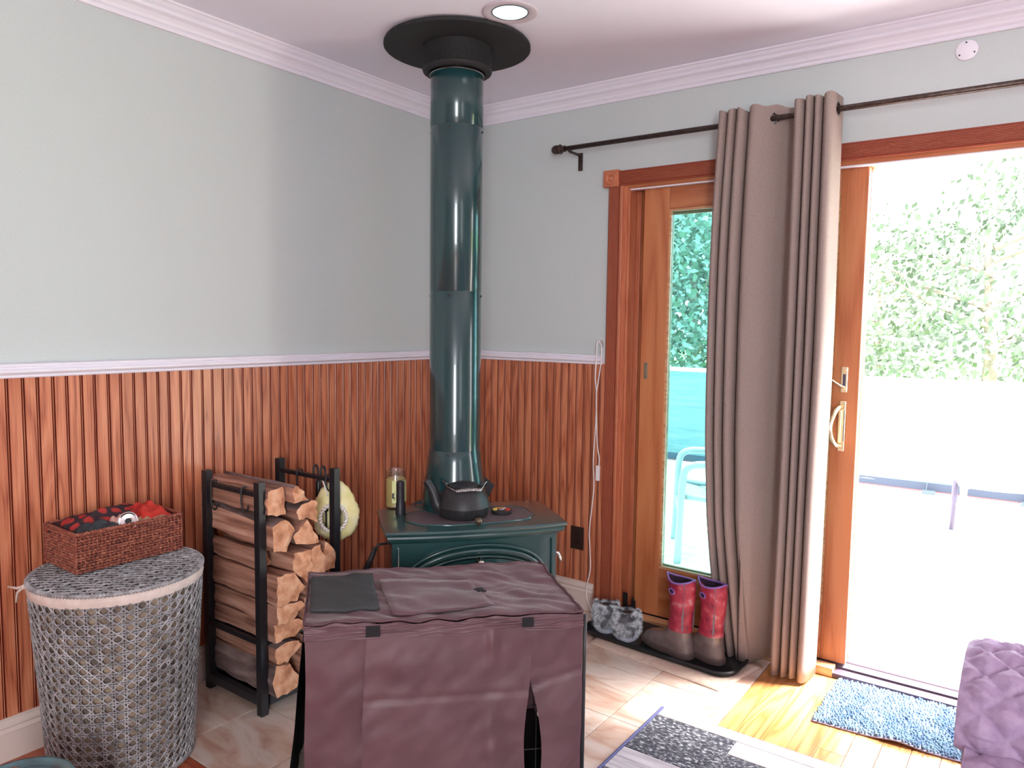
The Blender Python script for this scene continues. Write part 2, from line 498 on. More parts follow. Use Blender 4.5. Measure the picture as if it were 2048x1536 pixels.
for x0 in (0.848, 2.868):
    o = MB().box(x0, x0 + 0.074, -0.028, 0, 1.953, 2.027, bev=0.003).lathe([(0, 0), (0.006, -0.004), (0.012, -0.001), (0.018, -0.006), (0.026, -0.006), (0.030, 0)], 20, (x0 + 0.037, -0.027, 1.99), axis=Matrix.Rotation(R(-90), 3, 'X')).build('corner_block', CASE, t)
# jamb lining and sill
j = struct('trim_6')
MB().box(DX0, DX0 + 0.018, -0.004, 0.16, 0.0, DZ).build('side_jamb', CASE, j)
MB().box(DX0 + 0.018, DX0 + 0.030, -0.004, 0.020, 0.0, DZ - 0.016, bev=0.003).build('jamb_stop', CASE, j)
MB().box(DX0 + 0.018, DX0 + 0.040, 0.085, 0.16, 0.0, DZ - 0.016, bev=0.003).build('jamb_stop', CASE, j)
MB().box(DX1 - 0.018, DX1, -0.004, 0.16, 0.0, DZ).build('side_jamb', CASE, j)
MB().box(DX0 + 0.018, DX1 - 0.018, -0.004, 0.16, DZ - 0.016, DZ).build('head_jamb', DOORH, j)
MB().box(DX0 + 0.018, DX1 - 0.018, -0.003, 0.022, DZ - 0.022, DZ - 0.016, bev=0.002).build('head_stop', TRIM, j)
MB().box(DX0, 1.90, -0.030, 0.024, 0.0, 0.036, bev=0.004).build('sill', SILL, j)
MB().box(DX0, DX1, 0.024, 0.16, -0.012, 0.028).build('threshold', simple('silver_threshold', (0.11, 0.085, 0.115), 0.6), j)
MB().box(1.90, DX1, -0.030, 0.024, 0.0, 0.020, bev=0.003).build('floor_track', simple('mauve_track', (0.075, 0.048, 0.072), 0.6), j)
MB().box(DX0 + 0.03, DX1, 0.078, 0.082, 0.028, 0.036).build('track_rail', STEEL, j)
o = MB().box(0.978, 0.996, 0.012, 0.022, 0.037, 0.115).build('door_seal', simple('black_seal', (0.01, 0.01, 0.01), 0.6), j)

def leaf(name, x0, x1, y0, y1, z0, z1, sw, top, bot, mside, mrail, inner=0.010):
    d = struct(name)
    ym = (y0 + y1) / 2
    MB().box(x0, x0 + sw, y0, y1, z0, z1, bev=0.003).build('stile', mside, d)
    MB().box(x1 - sw * 0.80, x1, y0, y1, z0, z1, bev=0.003).build('stile', mside, d)
    gx0, gx1, gz0, gz1 = x0 + sw, x1 - sw * 0.80, z0 + bot, z1 - top
    MB().box(gx0, gx1, y0, y1, gz1, z1, bev=0.002).build('top_rail', mrail, d)
    MB().box(gx0, gx1, y0, y1, z0, gz0, bev=0.002).build('bottom_rail', mrail, d)
    mb = MB(); b = inner
    mb.box(gx0, gx0 + b, y0 + 0.004, ym - 0.004, gz0, gz1).box(gx1 - b, gx1, y0 + 0.004, ym - 0.004, gz0, gz1)
    mb.box(gx0 + b, gx1 - b, y0 + 0.004, ym - 0.004, gz0, gz0 + b).box(gx0 + b, gx1 - b, y0 + 0.004, ym - 0.004, gz1 - b, gz1)
    mb.build('glazing_bead', SILL if mside is DOORW else mside, d)
    MB().box(gx0 + 0.002, gx1 - 0.002, ym - 0.003, ym + 0.003, gz0 + 0.002, gz1 - 0.002).build('glass_pane', GLASS, d)
    return d
WCLAD = simple('white_cladding', (0.75, 0.80, 0.80), 0.5)
d1 = leaf('door_1', 1.026, 1.932, 0.028, 0.070, 0.040, 1.938, 0.118, 0.094, 0.220, DOORW, DOORH)
d2 = leaf('door_2', 0.984, 1.93, 0.090, 0.130, 0.036, 1.938, 0.140, 0.100, 0.215, DOORW, DOORH)
MB().box(1.045, 1.062, 0.026, 0.030, 1.105, 1.178, bev=0.001).box(1.050, 1.057, 0.0245, 0.0275, 1.118, 1.165).build('edge_pull', simple('weathered_steel', (0.35, 0.32, 0.24), 0.4, 0.8), d1)
MB().box(1.018, 1.034, 0.016, 0.028, 0.052, 0.085).box(1.006, 1.046, 0.012, 0.028, 0.040, 0.052).tube([(1.026, 0.02, 0.085), (1.026, 0.02, 0.10)], 0.004).build('foot_bolt', IRON, d1)
lk = MB().box(1.868, 1.893, 0.022, 0.030, 1.098, 1.196, bev=0.003).box(1.876, 1.886, 0.0205, 0.024, 1.118, 1.168, mi=1)
lk.tube([(1.881, 0.016, 1.182), (1.881, 0.024, 1.182)], 0.006, 12, mi=0).tube([(1.881, 0.014, 1.108), (1.881, 0.024, 1.108)], 0.007, 12, mi=0)
lk.build('lock_plate', [BRASS, simple('dark_slot', (0.08, 0.07, 0.12), 0.4)], d1)
MB().tube([(1.881, 0.016, 1.118), (1.872, 0.004, 1.124), (1.852, -0.012, 1.140), (1.846, -0.016, 1.146)], [0.006, 0.004, 0.003, 0.003], 8).build('thumb_turn', BRASS, d1)
MB().box(1.868, 1.892, 0.021, 0.030, 0.872, 1.066, bev=0.003).box(1.886, 1.8885, 0.0195, 0.024, 0.91, 1.03, mi=1).build('handle_plate', [BRASS, simple('dark_gap', (0.08, 0.07, 0.12), 0.4)], d1)
MB().tube(cat_rom([(1.876, 0.020, 1.045), (1.868, -0.012, 1.035), (1.858, -0.036, 1.0), (1.854, -0.044, 0.965), (1.858, -0.036, 0.93), (1.868, -0.012, 0.90), (1.876, 0.020, 0.892)], 5), [0.008] * 5 + [0.007] * 20 + [0.008] * 6, 10).build('pull_handle', BRASS, d1)
MB().box(1.869, 1.881, 0.006, 0.022, 0.905, 1.032, bev=0.003).build('finger_grip', BRASS, d1)

# ------------------------------------------------------------------ outside: deck, screen, chairs, trees
DK = -0.10
DECKM = grain('pale_deck_wood', (0.62, 0.56, 0.50), (0.74, 0.69, 0.63), (0.82, 0.78, 0.72), 'x', rough=0.7, coat=0)
dk = struct('floor_deck')
y = 0.17
dm = None
while y < 4.9:
    mb = None
    if dm is None:
        o = MB().box(-3.0, 6.5, 0.003, 0.137, -0.03, 0.0, bev=0.002).build('deck_board', DECKM, dk); dm = o.data
    else:
        o = bpy.data.objects.new('deck_board', dm); COL.objects.link(o); o.parent = dk
    o.location = (0, y, DK)
    y += 0.14
MB().box(-3.0, 6.5, 0.17, 4.9, DK - 0.16, DK - 0.04).build('deck_frame', DECKM, dk)
LAWN = noisy('lawn', [(0.16, 0.30, 0.10), (0.30, 0.46, 0.18)], nscale=3, rough=0.9)
o = MB().box(-40, 50, 4.9, 70, -1.1, -1.0).build('ground', LAWN); o['kind'] = 'structure'
o = MB().box(-3.2, 7.0, 0.16, 0.17, -1.0, DK - 0.03).build('wall_foundation', simple('foundation', (0.5, 0.5, 0.5), 0.8)); o['kind'] = 'structure'

SCR = noisy('aqua_mesh_fabric', [(0.105, 0.165, 0.18), (0.17, 0.215, 0.225)], scale=(1, 1, 14), nscale=2.0, rough=0.7, bump=0.3, bdist=0.01, rnd_off=False)
s = thing('privacy_screen', 'long pale aqua fabric screen stretched along the deck edge before the trees', 'screen', (1.6, 4.45, DK))
for i in range(9):
    MB().box(i * 1.15 - 4.62, i * 1.15 - 4.56, 0.03, 0.09, 0.0, 1.0).build('post', WCLAD, s)
def scf(u, v):
    xx = -4.6 + 9.3 * u; z = 0.06 + 0.90 * v
    return (xx, -0.012 + 0.022 * noise.noise(Vector((xx * 1.2, 0, z * 2))) + 0.012 * math.sin(z * 26 + 3 * noise.noise(Vector((xx, 4, 0)))) * (1 - abs(2 * v - 1)), z)
MB().grid(scf, 160, 26).build('fabric_panel', SCR, s, smooth=True, fix=False)
MB().box(-4.65, 4.75, -0.03, 0.10, 0.965, 1.0).build('cap_rail', WCLAD, s)
MB().box(-4.6, 4.7, -0.022, -0.016, 0.015, 0.085).build('hem_strip', simple('slate_hem', (0.045, 0.055, 0.085), 0.7), s)
MB().tube([(-4.6, -0.022, 0.012), (4.7, -0.022, 0.012)], 0.006, 6).build('red_cord', simple('red_cord', (0.22, 0.05, 0.05), 0.6), s)
for i, xx in enumerate((-0.72, 0.10, 0.82, 1.6)):
    MB().box(xx - 0.05, xx + 0.05, -0.12, -0.05, 0.0, 0.03, bev=0.004).tube([(xx - 0.02, -0.09, 0.03), (xx - 0.02, -0.026, 0.10)], 0.003, 6).build('anchor_block', simple('grey_block', (0.09, 0.11, 0.12), 0.8), s)

WH = simple('white_powder_frame', (0.30, 0.305, 0.315), 0.4)
SLING = simple('grey_sling', (0.20, 0.215, 0.23), 0.6)
DKSL = simple('plum_tube_end', (0.075, 0.06, 0.10), 0.5)
def patio_chair(label, loc, rz):
    c_ = thing('patio_chair', label, 'chair', loc, rz, 'white patio chairs on the deck')
    for sx in (-0.27, 0.27):
        MB().tube(cat_rom([(sx, -0.27, 0.0), (sx, -0.26, 0.30), (sx, -0.25, 0.53), (sx, -0.21, 0.60), (sx, -0.10, 0.615), (sx, 0.12, 0.60), (sx, 0.22, 0.58)], 4), 0.022, 8).build('arm_frame', WH, c_, smooth=True)
        MB().tube([(sx * 0.98, 0.24, 0.0), (sx * 0.98, 0.17, 0.38)], 0.020, 8).build('leg', DKSL, c_, smooth=True)
        MB().tube(cat_rom([(sx * 0.9, -0.24, 0.41), (sx * 0.9, 0.0, 0.385), (sx * 0.9, 0.17, 0.37), (sx * 0.9, 0.24, 0.50), (sx * 0.9, 0.36, 0.93)], 4), 0.018, 8).build('side_rail', WH, c_, smooth=True)
    def sl(u, v):
        pts = [(-0.24, 0.41), (-0.05, 0.365), (0.15, 0.36), (0.235, 0.48), (0.30, 0.70), (0.36, 0.93)]
        k = v * 5; i = min(4, int(k)); f_ = k - i
        yy = pts[i][0] * (1 - f_) + pts[i + 1][0] * f_; zz = pts[i][1] * (1 - f_) + pts[i + 1][1] * f_
        return (-0.24 + 0.48 * u, yy, zz - 0.01 * math.sin(PI * u))
    MB().grid(sl, 6, 15).build('sling_seat', SLING, c_, smooth=True, fix=False)
    MB().tube([(-0.27, -0.26, 0.30), (0.27, -0.26, 0.30)], 0.014, 8).build('stretcher', WH, c_)
    MB().tube([(-0.26, 0.2, 0.2), (0.26, 0.2, 0.2)], 0.014, 8).build('stretcher', WH, c_)
    return c_
patio_chair('white framed patio chair seen past the brass handled door edge', (2.30, 2.98, DK), R(12))
patio_chair('white patio chair seen through the narrow glass left of the curtain', (0.86, 1.55, DK), R(-64))

LEAF = noisy('spring_leaves', [(0.085, 0.120, 0.078), (0.150, 0.180, 0.125)], nscale=0.7, rough=0.6, rnd_off=True)
LEAF2 = noisy('bluish_leaves', [(0.11, 0.165, 0.13), (0.17, 0.22, 0.18)], nscale=0.7, rough=0.6, rnd_off=True)
BARK0 = noisy('tree_bark', [(0.16, 0.13, 0.10), (0.34, 0.28, 0.22)], nscale=12, rough=0.9)
def tree(label, x, y, h, rad, m, seed, dens=2600):
    rr = random.Random(seed)
    t_ = thing('tree', label, 'tree', (x, y, -1.0), 0, 'trees beyond the deck screen')
    mb = MB()
    mb.tube([(0, 0, 0), (0.1, 0, h * 0.4), (-0.05, 0.1, h * 0.8)], [0.13, 0.09, 0.03], 8)
    tips = []
    for k in range(12):
        a = rr.random() * 2 * PI; z0 = h * (0.2 + 0.55 * rr.random()); l = rad * (0.6 + 0.5 * rr.random())
        e = (math.cos(a) * l, math.sin(a) * l, z0 + l * 0.5)
        mb.tube([(0.05, 0, z0), (e[0] * 0.5, e[1] * 0.5, z0 + l * 0.2), e], [0.04, 0.025, 0.008], 5); tips.append(e)
    mb.build('trunk', BARK0, t_)
    lm = MB()
    cl = [Vector(e) for e in tips]
    for k in range(26):
        a = rr.random() * 2 * PI; q = math.sqrt(rr.random()) * rad; z = h * (0.12 + 0.85 * rr.random())
        q *= max(0.25, 1 - abs(z / h - 0.45) * 1.3)
        cl.append(Vector((math.cos(a) * q, math.sin(a) * q, z)))
    for k in range(dens):
        c0 = cl[rr.randrange(len(cl))]
        p = c0 + Vector((rr.gauss(0, 1), rr.gauss(0, 1), rr.gauss(0, 0.8))) * rad * 0.22
        s_ = 0.035 + 0.045 * rr.random()
        u_ = Vector((rr.gauss(0, 1), rr.gauss(0, 1), rr.gauss(0, 1))).normalized()
        v_ = u_.orthogonal().normalized() * s_ * 0.6; u_ *= s_
        lm.add([p - u_, p + v_, p + u_, p - v_], [(0, 1, 2, 3)])
    lm.build('foliage', m, t_, fix=False, kind='stuff')
    return t_
tree('bushy tree seen through the open doorway, tallest at the right', 1.7, 9.6, 4.7, 1.8, LEAF, 12, 7500)
tree('bluish leafy tree seen through the narrow glass left of the curtain', -2.6, 9.2, 5.4, 2.0, LEAF2, 13, 16000)
tree('lower tree standing farther back at the left of the doorway view', -0.5, 14.2, 4.4, 1.9, LEAF, 11, 6000)
tree('tree beyond the deck out of the doorway view to the right', 6.2, 10.0, 4.6, 1.9, LEAF, 14, 1800)

# ------------------------------------------------------------------ wood stove
SX, SY = 0.708, -0.787
stv = thing('wood_stove', 'dark green enamel cast iron wood stove in the corner behind the dog crate', 'stove', (SX, SY, 0), R(51.6))
def rrect(hw, hd, r, bow=0.0, n=5):
    out = []
    for (cx, cy, a0) in ((hw - r, hd - r, 0), (-hw + r, hd - r, 90), (-hw + r, -hd + r, 180), (hw - r, -hd + r, 270)):
        for i in range(n + 1):
            a = R(a0 + 90 * i / n); out.append((cx + r * math.cos(a), cy + r * math.sin(a)))
    return out
def bowed(hw, hd, bow, ch):
    # bowed front (-y), chamfered back corners
    pts = []
    n = 12
    for i in range(n + 1):
        u = -1 + 2 * i / n
        pts.append((hw * u, -hd - bow * (1 - u * u)))
    pts += [(hw + 0.006, -hd + 0.12), (hw, hd - ch), (hw - ch * 0.8, hd), (-hw + ch * 0.8, hd), (-hw, hd - ch), (-hw - 0.006, -hd + 0.12)]
    return pts
lay = [(0.322, 0.176, 0.560), (0.330, 0.182, 0.566), (0.334, 0.186, 0.574), (0.332, 0.184, 0.580), (0.338, 0.189, 0.585), (0.341, 0.192, 0.592), (0.338, 0.189, 0.598), (0.328, 0.181, 0.600)]
mb = MB()
mb.rings([[(p[0], p[1], z) for p in bowed(hw, hd, 0.028, 0.05)] for hw, hd, z in lay])
mb.build('top_plate', GREEN, stv, smooth=True, ang=35)
# griddle with raised border
gp = [(-0.245, -0.06), (-0.20, -0.125), (-0.08, -0.150), (0.08, -0.150), (0.20, -0.125), (0.245, -0.06), (0.235, 0.04), (0.19, 0.075), (-0.19, 0.075), (-0.235, 0.04)]
mb = MB(); mb.prism([(a, b) for a, b in gp], 0.599, 0.6035); g_ = mb.build('griddle', GRID, stv)
mb = MB(); mb.tube([(a * 1.02, b * 1.02 , 0.602) for a, b in gp], 0.004, 8, closed=True); mb.build('griddle_rim', GREEN, stv, smooth=True)
mb = MB(); mb.lathe([(0.0, 0.0), (0.006, 0.0), (0.006, 0.010), (0.013, 0.014), (0.016, 0.022), (0.012, 0.031), (0.0, 0.034)], 16, (0.0, -0.176, 0.598)); mb.build('griddle_knob', BRASS if False else simple('aged_knob', (0.16, 0.12, 0.08), 0.3, 0.7), stv, smooth=True)
# body
body = [(0.312, 0.150, 0.12), (0.312, 0.150, 0.545), (0.318, 0.156, 0.552), (0.322, 0.160, 0.560)]
MB().rings([[(p[0], p[1], z) for p in bowed(a, b, 0.020, 0.045)] for a, b, z in body]).build('firebox', GREEN, stv, smooth=True, ang=35)
# arched front: frame panel proud, arch moulding rings, doors
def arch_pts(hw, z0, zs, zt, n=28):
    pts = [(-hw, z0)]
    for i in range(n + 1):
        a = PI - PI * i / n
        pts.append((hw * math.cos(a), zs + (zt - zs) * abs(math.sin(a)) ** 0.85))
    pts.append((hw, z0)); return pts
def fy(xx): return -0.150 - 0.020 * (1 - (xx / 0.312) ** 2)
for (hw, zt, r_, yo) in ((0.268, 0.528, 0.007, 0.004), (0.252, 0.508, 0.011, 0.010), (0.232, 0.486, 0.005, 0.010)):
    MB().tube([(a, fy(a) - yo, z) for a, z in arch_pts(hw, 0.16, 0.38, zt)], r_, 8).build('arch_moulding', GREEN, stv, smooth=True)
for sgn in (-1, 1):
    mb = MB()
    n = 14
    for k_ in range(1):
        pts = [(0.004, 0.17)] + [(0.226 * math.cos(PI / 2 * (1 - i / n)) + 0.002, 0.37 + (0.478 - 0.37) * abs(math.sin(PI / 2 * (1 - i / n))) ** 0.85) for i in range(n + 1)] + [(0.228, 0.17)]
        r1 = [(sgn * a, fy(a) - 0.000, z) for a, z in pts]; r2 = [(sgn * a, fy(a) - 0.012, z) for a, z in pts]
        mb.rings([r1, r2])
    dr = mb.build('fire_door', GREEN, stv)
    MB().rings([[(sgn * a, fy(a) - 0.0125, z) for a, z in ((0.03, 0.20), (0.03, 0.40), (0.12, 0.40), (0.20, 0.35), (0.20, 0.20))], [(sgn * a, fy(a) - 0.0145, z) for a, z in ((0.03, 0.20), (0.03, 0.40), (0.12, 0.40), (0.20, 0.35), (0.20, 0.20))]]).build('door_glass', simple('smoked_glass', (0.01, 0.01, 0.012), 0.05), dr)
    for lz in ((0.292, 0.20, 0.53),):
        MB().tube([(sgn * lz[0], fy(0.292) - 0.003, lz[1]), (sgn * lz[0], fy(0.292) - 0.003, lz[2])], 0.004, 6).build('edge_bead', GREEN, stv)
MB().lathe([(0, 0), (0.010, 0.0), (0.012, 0.008), (0.007, 0.014), (0.007, 0.030), (0.013, 0.036), (0.013, 0.046), (0.008, 0.052), (0, 0.054)], 14, (0.0, -0.180, 0.475), axis=Matrix.Rotation(R(90), 3, 'X')).tube([(0, -0.225, 0.475), (0.0, -0.228, 0.43), (0.004, -0.226, 0.385)], [0.006, 0.008, 0.006], 10).build('door_latch', NICKEL, stv, smooth=True)
for sx in (-1, 1):
    for sy in (-1, 1):
        MB().tube(cat_rom([(sx * 0.27, sy * 0.12, 0.13), (sx * 0.285, sy * 0.13, 0.09), (sx * 0.28, sy * 0.128, 0.04), (sx * 0.295, sy * 0.14, 0.0)], 4), [0.034, 0.033, 0.031, 0.029, 0.027, 0.024, 0.021, 0.019, 0.018, 0.018, 0.020, 0.022, 0.024], 10).build('leg', GREEN, stv, smooth=True)
MB().box(-0.33, 0.33, -0.24, -0.14, 0.12, 0.145, bev=0.008).build('ash_lip', GREEN, stv)
MB().tube([(-0.318, -0.05, 0.520), (-0.352, -0.055, 0.520), (-0.366, -0.06, 0.505)], 0.005, 8).tube([(-0.364, -0.06, 0.508), (-0.400, -0.072, 0.430)], [0.009, 0.012], 10).build('air_lever', IRON, stv, smooth=True)
MB().tube([(0.314, -0.10, 0.46), (0.335, -0.105, 0.455), (0.348, -0.11, 0.425)], [0.005, 0.006, 0.009], 8).build('side_lever', STEEL, stv, smooth=True)
# rear heat shield corners
MB().prism([(0.03, 0.195), (0.115, 0.198), (0.115, 0.203), (0.03, 0.203)], 0.45, 0.62).rings([[(0.10, 0.198, 0.56), (0.155, 0.198, 0.665), (0.10, 0.198, 0.715), (0.02, 0.198, 0.66)], [(0.10, 0.204, 0.56), (0.155, 0.204, 0.665), (0.10, 0.204, 0.715), (0.02, 0.204, 0.66)]]).build('heat_shield', IRON, stv)
MB().rings([[(-0.05, 0.196, 0.60), (-0.20, 0.196, 0.60), (-0.14, 0.196, 0.625), (-0.05, 0.196, 0.63)], [(-0.05, 0.203, 0.60), (-0.20, 0.203, 0.60), (-0.14, 0.203, 0.625), (-0.05, 0.203, 0.63)]]).build('heat_shield', IRON, stv)

# ------------------------------------------------------------------ stove pipe
PX, PY = 0.600, -0.745
pp = thing('stove_pipe', 'tall glossy dark green stove pipe rising from the stove to the ceiling', 'stove pipe', (PX, PY, 0.60))
def seg(name, prof_, m=GREENP):
    return MB().lathe([(r_, z - 0.60) for r_, z in prof_], 64).build(name, m, pp, smooth=True, ang=40)
seg('collar_section', [(0.0, 0.604), (0.128, 0.604), (0.127, 0.66), (0.119, 0.72), (0.108, 0.79), (0.1025, 0.842), (0.099, 0.846)])
seg('pipe_section', [(0.099, 0.84), (0.1015, 0.842), (0.1015, 1.462), (0.0985, 1.468)])
seg('pipe_section', [(0.099, 1.462), (0.1018, 1.466), (0.1018, 2.088), (0.0990, 2.094)])
seg('pipe_section', [(0.099, 2.088), (0.1022, 2.092), (0.1022, 2.288), (0.100, 2.292)])
seg('inner_liner', [(0.1035, 2.287), (0.1050, 2.288), (0.1050, 2.299), (0.096, 2.31), (0.096, 2.389)], STEEL)
for zz in (0.832, 1.448, 2.075):
    for a in (-64, -150, 25, 110):
        dx, dy = math.cos(R(a + 0)), math.sin(R(a))
        MB().lathe([(0, 0), (0.005, 0), (0.005, 0.002), (0.002, 0.004), (0, 0.004)], 10, (dx * 0.1015, dy * 0.1015, zz - 0.60), axis=Vector((0, 0, 1)).rotation_difference(Vector((dx, dy, 0))).to_matrix()).build('screw', IRON, pp)
cp = thing('ceiling_flange', 'round black steel flange with a deep collar where the stove pipe meets the ceiling', 'flange', (PX + 0.008, PY - 0.008, 2.392))
mb = MB()
n = 96
ring_o = []
for i in range(n):
    a = 2 * PI * i / n
    r_ = 0.279 + 0.0012 * noise.noise(Vector((math.cos(a) * 9, math.sin(a) * 9, 0)))
    ring_o.append((r_ * math.cos(a), r_ * math.sin(a)))
mb.rings([[(a * 0.99, b * 0.99, 0.008) for a, b in ring_o], [(a, b, 0.004) for a, b in ring_o], [(a, b, -0.006) for a, b in ring_o], [(a * 0.48, b * 0.48, -0.006) for a, b in ring_o]], cap=False)
mb.build('disc', FLANGE, cp)
MB().lathe([(0.122, 0.0), (0.131, -0.002), (0.131, -0.080), (0.134, -0.086), (0.131, -0.095), (0.122, -0.101), (0.1085, -0.100), (0.1065, -0.09), (0.1065, -0.004)], 64).build('collar', FLANGE, cp, smooth=True, ang=40)

# recessed ceiling light
cl_ = thing('recessed_light', 'round recessed ceiling light with a white rim, lit', 'ceiling light', (0.948, -0.878, CH))
MB().lathe([(0.095, 0.0), (0.096, -0.003), (0.090, -0.005), (0.066, -0.003), (0.063, 0.0)], 48).build('trim_ring', simple('pinkish_rim', (0.62, 0.55, 0.60), 0.5), cl_, smooth=True)
MB().lathe([(0.064, -0.002), (0.062, -0.0045), (0.060, -0.002)], 48).build('gasket', simple('dark_gasket', (0.05, 0.08, 0.09), 0.5), cl_, smooth=True)
MB().lathe([(0.0, -0.010), (0.03, -0.009), (0.052, -0.006), (0.060, -0.0015)], 40).build('lens', simple('lit_lens', (0.9, 0.95, 0.95), 0.4, emit=(0.86, 1.0, 0.99), es=1.15), cl_, smooth=True)

# ------------------------------------------------------------------ kettle and things on the stove
KX, KY = 0.712, -0.822
T = 0.6037
kt = thing('kettle', 'black cast iron kettle with a coiled steel bail handle on the stove', 'kettle', (KX, KY, T), 0)
prof_k = [(0.0, 0.0), (0.088, 0.0), (0.094, 0.006), (0.1, 0.035), (0.101, 0.040), (0.104, 0.042), (0.103, 0.046), (0.098, 0.062), (0.088, 0.085), (0.072, 0.106), (0.056, 0.118), (0.052, 0.120), (0.050, 0.117), (0.0, 0.117)]
MB().lathe(prof_k, 48).build('body', IRON, kt, smooth=True, ang=40)
MB().lathe([(0.0, 0.132), (0.02, 0.131), (0.040, 0.127), (0.056, 0.122), (0.058, 0.119), (0.052, 0.117)], 36).build('lid', IRON, kt, smooth=True)
left = Vector((-RT.x, -RT.y, 0)).normalized(); tow = Vector((-F.x, -F.y, 0)).normalized()
def kp(l_, t_, z): return tuple(left * l_ + tow * t_ + Vector((0, 0, z)))
MB().tube(cat_rom([kp(0.070, 0.02, 0.030), kp(0.098, 0.025, 0.048), kp(0.110, 0.026, 0.085), kp(0.128, 0.027, 0.122), kp(0.142, 0.028, 0.140)], 4), [0.030, 0.029, 0.028, 0.027, 0.025, 0.023, 0.021, 0.020, 0.019, 0.018, 0.017, 0.016, 0.015, 0.015, 0.015, 0.015, 0.015], 14).build('spout', IRON, kt, smooth=True)
for sg in (1, -1):
    MB().tube([kp(0.062 * sg, 0.0, 0.105), kp(0.070 * sg, 0.0, 0.124), kp(0.078 * sg, 0.0, 0.131)], [0.010, 0.008, 0.006], 10).build('ear', IRON, kt, smooth=True)
bail = [kp(0.082, 0.0, 0.132), kp(0.070, 0.002, 0.130), kp(0.058, 0.004, 0.122), kp(0.064, 0.03, 0.120), kp(0.022, 0.078, 0.110), kp(-0.070, 0.062, 0.112), kp(-0.078, 0.035, 0.124), kp(-0.084, 0.004, 0.130), kp(-0.090, 0.0, 0.132)]
MB().tube(bail, 0.0018, 6).build('bail_wire', STEEL, kt, smooth=True)
pts = []
for i in range(15 * 12 + 1):
    u = i / (15 * 12); a = 2 * PI * i / 12
    c0 = Vector(bail[4]).lerp(Vector(bail[5]), u) + Vector((0, 0, 0.004 * math.sin(PI * u)))
    ax = (Vector(bail[5]) - Vector(bail[4])).normalized(); n1 = Vector((0, 0, 1)); n2 = ax.cross(n1)
    pts.append(c0 + (n1 * math.cos(a) + n2 * math.sin(a)) * 0.0075)
MB().tube(pts, 0.0016, 5).build('coil_grip', STEEL, kt, smooth=True)

cn = thing('candle_jar', 'yellow candle in a clear glass jar on the left of the stove top', 'candle', (0.405, -0.880, 0.600))
MB().lathe([(0.0, 0.0), (0.040, 0.0), (0.0425, 0.005), (0.0425, 0.128), (0.0405, 0.134), (0.0405, 0.145), (0.043, 0.150), (0.0415, 0.153), (0.039, 0.150), (0.039, 0.006), (0, 0.006)], 40).build('jar', JARG, cn, smooth=True, ang=50)
MB().lathe([(0.0, 0.007), (0.0385, 0.007), (0.0385, 0.112), (0.036, 0.118), (0.0, 0.119)], 32).build('wax', noisy('yellow_wax', [(0.70, 0.50, 0.20), (0.82, 0.66, 0.30)], nscale=6, rough=0.5), cn, smooth=True, ang=50)
lb = MB(); arc = []
a0 = math.atan2(RT.y - F.y * 0.2, RT.x - F.x * 0.2) - 0.55
lb.grid(lambda u, v: (0.0431 * math.cos(a0 - 1.0 + 1.7 * u), 0.0431 * math.sin(a0 - 1.0 + 1.7 * u), 0.025 + 0.09 * v), 14, 4)
lb.build('paper_label', noisy('lime_label', [(0.05, 0.05, 0.08), (0.75, 0.80, 0.35), (0.78, 0.82, 0.42)], nscale=30, rough=0.5, stops=[0.33, 0.40, 0.6]), cn, smooth=True, fix=False)
MB().tube([(0, 0, 0.118), (0.002, 0, 0.130)], 0.001, 5).build('wick', IRON, cn)
fz = MB().lathe([(0, 0), (0.0165, 0), (0.0172, 0.004), (0.0165, 0.008), (0.0172, 0.013), (0.0165, 0.02), (0.0160, 0.034), (0.0142, 0.042), (0.0140, 0.060), (0.0146, 0.064), (0.0140, 0.068), (0.0138, 0.098), (0.0145, 0.103), (0.0135, 0.108), (0.0138, 0.114), (0.008, 0.117), (0, 0.1175)], 24, ).build('flashlight', simple('black_rubber', (0.022, 0.018, 0.026), 0.45), None, smooth=True, ang=40)
fz.location = (0.500, -0.950, 0.600); fz.scale = (1.12, 1.12, 1.12)
tag(fz, 'small black ribbed flashlight standing in front of the yellow candle', 'flashlight')

th = thing('stove_thermometer', 'round black thermometer with a yellow, orange and red dial beside the kettle', 'thermometer', (0.806, -0.702, T))
MB().lathe([(0, 0), (0.038, 0), (0.040, 0.004), (0.040, 0.012), (0.036, 0.014), (0, 0.014)], 36).build('case', IRON, th, smooth=True, ang=40)
am = math.atan2(-RT.y, -RT.x)
for (c_, a0_, a1_) in (((0.80, 0.62, 0.10), 0, 0.33), ((0.85, 0.30, 0.08), 0.33, 0.62), ((0.70, 0.05, 0.03), 0.62, 1.0)):
    m_ = MB(); k = 10
    vv = []
    for i in range(k + 1):
        a = am - (a0_ + (a1_ - a0_) * i / k) * PI * 1.5 + 0.7
        vv += [(0.018 * math.cos(a), 0.018 * math.sin(a), 0.0148), (0.035 * math.cos(a), 0.035 * math.sin(a), 0.0148)]
    m_.add(vv, [(2 * i, 2 * i + 1, 2 * i + 3, 2 * i + 2) for i in range(k)])
    m_.build('dial_band', simple('dial_%d' % int(a0_ * 100), c_, 0.5), th, fix=False)
MB().lathe([(0, 0.0147), (0.013, 0.0147)], 20).build('dial_face', simple('dial_grey', (0.45, 0.40, 0.48), 0.5), th)
MB().box(-0.001, 0.001, 0, 0.026, 0.0155, 0.0165).build('needle', simple('needle_white', (0.9, 0.9, 0.9), 0.4), th)

